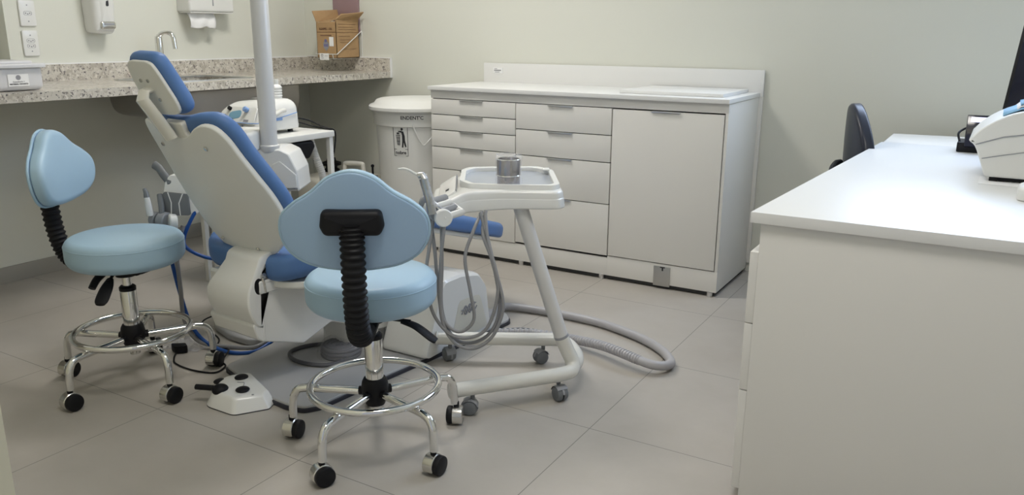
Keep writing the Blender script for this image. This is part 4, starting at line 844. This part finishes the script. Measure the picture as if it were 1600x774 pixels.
outer = rounded(fl([(-.085, -.262), (.150, -.283), (.198, -.20), (.205, .06), (.185, .088), (.0, .078), (-.072, .065), (-.105, .0), (-.11, -.20)]), [.05, .05, .06, .03, .03, .1, .03, .03, .03], 6)
cc = Vector((.045, .085)); inner = [cc+(p-cc)*.89 for p in outer]
w = MB(); w.ringpad(outer, inner, .684, .7045, ft); w.build('tray_rim', 'white', ic)
w = MB(); w.pad([cc+(p-cc)*.90 for p in outer], .6895, .6915, .0005, .0005, ft, rings=1); w.build('tray_liner', 'traygrey', ic)
w = MB(); w.box((.162, .175, .7045), (.185, .215, .711), ft, .003); w.build('rim_latch', 'white', ic)
# nose panel
mn_ = frame(TL(-.143, -.005, .6765), TU*.88+Z*.46, -TV*.97-TU*.2)
w = MB(); w.pad(rounded([(-.030, -.110), (.030, -.085), (.030, .105), (-.028, .085)], .012), -.012, .0035, .002, .001, mn_, rings=1); w.build('control_panel', 'white', ic)
mk_ = mn_ @ frame((.002, -.035, .0038), (0, -1, 0), (1, 0, 0))
w = MB(); w.box((-.010, -.006, 0), (-.003, .006, .0006), mk_); w.prism([(.0, -.006), (.003, -.006), (.003, .006), (.0, .006)], 0, .0006, mk_); w.prism([(.004, 0), (.010, .006), (.013, .006), (.0075, 0), (.013, -.006), (.010, -.006)], 0, .0006, mk_); w.build('emblem', 'ink', ic)
w = MB(); w.box((.0315, -.080, -.002), (.0335, .100, .0042), mn_); w.build('panel_edge', 'greymid', ic)
# handpiece holders
hp = [(-1.382, 1.842, .672), (-1.362, 1.835, .660), (-1.340, 1.828, .650), (-1.312, 1.824, .640)]
axd = (TV*.75+TU*.3).normalized()
for k, p in enumerate(hp):
    p = Vector(p)+TV*-.012; w = MB(); w.cyl(p-axd*.009, p+axd*.009, .023 if k < 3 else .026, 24, bev=.003); w.tube([p+Vector((0, 0, 0)), p+TU*.05+Z*.01-TV*.03, TL(-.15, .08, .66)], .011, 10)
    o = w.build('handpiece_holder', 'white' if k in (1, 3) else 'greymid', ic)
    if k < 3: w = MB(); w.tube([p+axd*.0095+Vector((-.012, 0, .012)), p+axd*.0105+Vector((0, 0, .019)), p+axd*.0095+Vector((.014, 0, .010))], .003, 8); w.build('clip', 'hoodchrome', o)
w = MB(); w.tube([(-1.336, 1.806, .655), (-1.341, 1.803, .69), (-1.349, 1.799, .725), (-1.356, 1.796, .755)], lambda q, i: .0125+.001*math.sin(i*3), 14); w.tube([(-1.352, 1.797, .752), (-1.362, 1.797, .765), (-1.372, 1.795, .762)], .0095, 12); sy = w.build('syringe', 'steel', ic); sy['label'] = 'steel air-water syringe wrapped in clear film'
w = MB(); w.tube(smooth_open([(-1.368, 1.795, .762), (-1.382, 1.79, .768), (-1.395, 1.782, .777), (-1.408, 1.776, .781), (-1.423, 1.768, .780)]), lambda q, i: .0042-.0016*q, 10); w.build('nozzle', 'whitemat', sy)
w = MB(); R = []
for t_ in range(10):
    q = Vector((-1.339, 1.805, .684)).lerp(Vector((-1.360, 1.796, .768)), t_/9); R.append([q+Vector((math.cos(2*PI*j/14)*(.0132+random.uniform(-.0015, .0015)), math.sin(2*PI*j/14)*(.0132+random.uniform(-.0015, .0015)), random.uniform(-.002, .002))) for j in range(14)])
w.quadgrid(R, True, False, True); w.build('film_sleeve', 'film', sy, sharp=10)
# post and base
n0, n1, f0, f1 = Vector((-1.328, 1.872, .088)), Vector((-1.125, 2.122, .088)), Vector((-1.622, 2.213, .088)), Vector((-1.24, 2.43, .088))
A = smooth_open([(-1.120, 2.200, .200), (-1.104, 2.214, .150), (-1.088, 2.220, .112), (-1.080, 2.200, .091), (-1.098, 2.158, .088), n1], 6)
w = MB(); w.tube([(-1.225, 2.105, .642), (-1.120, 2.200, .200)], .0230, 28); w.build('post', 'ivory', ic)
w = MB(); w.tube(A+[n0.lerp(n1, .5), n0], .0235, 24); w.tube(smooth_open([(-1.092, 2.222, .105), (-1.096, 2.262, .090), (-1.124, 2.325, .088), (-1.180, 2.390, .088), f1], 6)+[f0.lerp(f1, .5), f0], .0235, 24); w.build('base_tube', 'cream', ic)
w = MB(); w.tube([Vector((-1.1215, 2.1985, .206)), Vector((-1.1195, 2.2005, .198))], .0241, 24); w.build('post_joint', 'greymid', ic)
for q, d in ((n0, .07), (f0, .07)):
    w = MB(); dr = (n0-n1 if q is n0 else f0-f1).normalized(); w.cyl(q, q+dr*.006, .0245, 24, bev=.002); w.build('end_cap', 'whitemat', ic)
for (x, y), b in (((-1.283, 1.925), .5), ((-1.105, 2.158), 2.6), ((-1.293, 2.398), 1.0), ((-1.585, 2.234), -.5)):
    w = MB(); w.cyl((x, y, .05), (x, y, .072), .007, 12); mc = Matrix.Translation((x, y, 0)) @ Matrix.Rotation(b, 4, 'Z') @ Matrix.Translation((-.010, 0, 0)) @ Matrix.Rotation(PI/2, 4, 'X') @ Matrix.Translation((0, .025, 0))
    for s_ in (-1, 1): w.lathe([(.0001, s_*.020), (.016, s_*.0205), (.0225, s_*.018), (.0249, s_*.012), (.0245, s_*.003), (.012, s_*.003), (.012, 0)], 28, mc)
    o = w.build('caster', 'grey', ic)
    w = MB(); w.lathe([(.018, -.0035), (.027, -.0035), (.0275, 0), (.027, .0035), (.018, .0035)], 24, mc, -.6, PI*.95); w.lathe([(.026, -.019), (.028, -.014), (.028, .014), (.026, .019)], 24, mc, .2, PI*.75); w.build('caster_fork', 'greymid', o)
# handpiece hoses hanging in loops (each one its own part)
HS = [[(-1.316, 1.838, .632), (-1.327, 1.828, .49), (-1.326, 1.828, .34), (-1.295, 1.847, .262), (-1.246, 1.876, .243), (-1.197, 1.905, .283), (-1.171, 1.921, .373), (-1.189, 1.915, .471), (-1.222, 1.92, .567), (-1.245, 1.94, .645)],
      [(-1.330, 1.842, .632), (-1.330, 1.84, .50), (-1.333, 1.84, .36), (-1.302, 1.855, .272), (-1.252, 1.884, .258), (-1.205, 1.912, .295), (-1.185, 1.925, .373), (-1.197, 1.92, .471), (-1.225, 1.925, .567), (-1.255, 1.93, .645)],
      [(-1.352, 1.836, .645), (-1.356, 1.815, .55), (-1.362, 1.808, .47), (-1.346, 1.815, .352), (-1.290, 1.846, .281), (-1.216, 1.89, .300), (-1.184, 1.912, .413), (-1.205, 1.915, .51), (-1.240, 1.92, .586), (-1.255, 1.96, .645)],
      [(-1.372, 1.842, .652), (-1.352, 1.836, .54), (-1.345, 1.838, .44), (-1.325, 1.835, .335), (-1.28, 1.85, .297), (-1.242, 1.872, .335), (-1.250, 1.868, .42), (-1.268, 1.868, .52), (-1.262, 1.90, .59), (-1.262, 1.95, .645)]]
for h in HS:
    w = MB(); w.tube(smooth_open(h, 8), .0052, 12); w.build('handpiece_hose', 'hose', ic)
# container in film on the tray
q = TL(.048, .022, 0)
mc_ = thing('metal_canister', 'stacked shiny metal canister wrapped in clear film on the cart tray', 'canister', (q.x, q.y, .7))
w = MB(); w.lathe([(.0001, .692), (.034, .692), (.0355, .694), (.0355, .722), (.034, .724), (.0001, .724)], 40, Matrix.Translation((q.x, q.y, 0))); w.build('lower_can', 'cansteel', mc_)
w = MB(); w.lathe([(.0001, .7245), (.035, .7245), (.0368, .7265), (.0368, .7730), (.0355, .7765), (.031, .7765), (.030, .768), (.0001, .768)], 40, Matrix.Translation((q.x, q.y, 0))); w.build('upper_can', 'cansteel', mc_)
w = MB(); w.torus((q.x, q.y, .7255), .0362, .0022, 40, 8); w.build('lower_rim', 'chrome', mc_)
w = MB(); w.torus((q.x, q.y, .7750), .0350, .0020, 40, 8); w.build('upper_rim', 'chrome', mc_)
random.seed(3)
crumple_lathe(q.x, q.y, .6925, [(.045, .002), (.0425, .010), (.0405, .022), (.0395, .034), (.0400, .050), (.0395, .066), (.0405, .080), (.0415, .090), (.037, .097), (.033, .093), (.029, .098)], 30, .0028).build('film', 'film2', mc_, sharp=8)

# floor hose
FH = [(-1.66, 2.57, .05), (-1.70, 2.70, .022), (-1.70, 2.80, .020), (-1.60, 2.835, .019), (-1.471, 2.845, .019), (-1.30, 2.84, .019), (-1.167, 2.805, .019), (-1.04, 2.75, .019), (-.945, 2.68, .019), (-.885, 2.60, .020), (-.882, 2.545, .026), (-.915, 2.505, .035), (-.975, 2.500, .045), (-1.05, 2.52, .05), (-1.14, 2.555, .045), (-1.23, 2.58, .035), (-1.31, 2.60, .024), (-1.45, 2.59, .019), (-1.57, 2.52, .019)]
P = smooth_open(FH, 14); s_ = int(len(P)*.66)
w = MB(); w.tube(P[:s_+1], .0165, 16); hz = w.build('floor_hose', 'floorhose', None, (-1.3, 2.7, .002)); tag(hz, 'thick grey hose looping over the floor right of the instrument cart', 'hose')
w = MB(); w.tube(smooth_open(P[s_:], 3), lambda t, i: .0165+.0016*(1 if (i % 6) < 3 else -1), 16); w.build('corrugated_end', 'floorhose', hz)
o = cable('thin_cable', [(-1.60, 2.60, .003), (-1.52, 2.66, .003), (-1.42, 2.66, .003), (-1.36, 2.60, .003)], .0025, 'greymid', 'thin grey lead on the floor beside the white connection box')
w = MB(); w.pad(smooth_closed([(.008, 0), (.003, .005), (-.006, .004), (-.009, -.002), (-.001, -.006)], 3), .0002, .0015, .0005, .0002, Matrix.Translation((-.585, 1.632, 0)), rings=1); o = w.build('floor_debris', 'dirt', None, (-.585, 1.632, 0)); tag(o, 'small dark speck of debris on the floor tile', 'debris')

# ------------------------------------------------------------------ render look
SC.view_settings.view_transform = 'Standard'; SC.view_settings.look = 'None'; SC.view_settings.exposure = 0; SC.view_settings.gamma = 1
SC.view_settings.use_curve_mapping = False
SC.cycles.max_bounces = 8; SC.cycles.transparent_max_bounces = 12
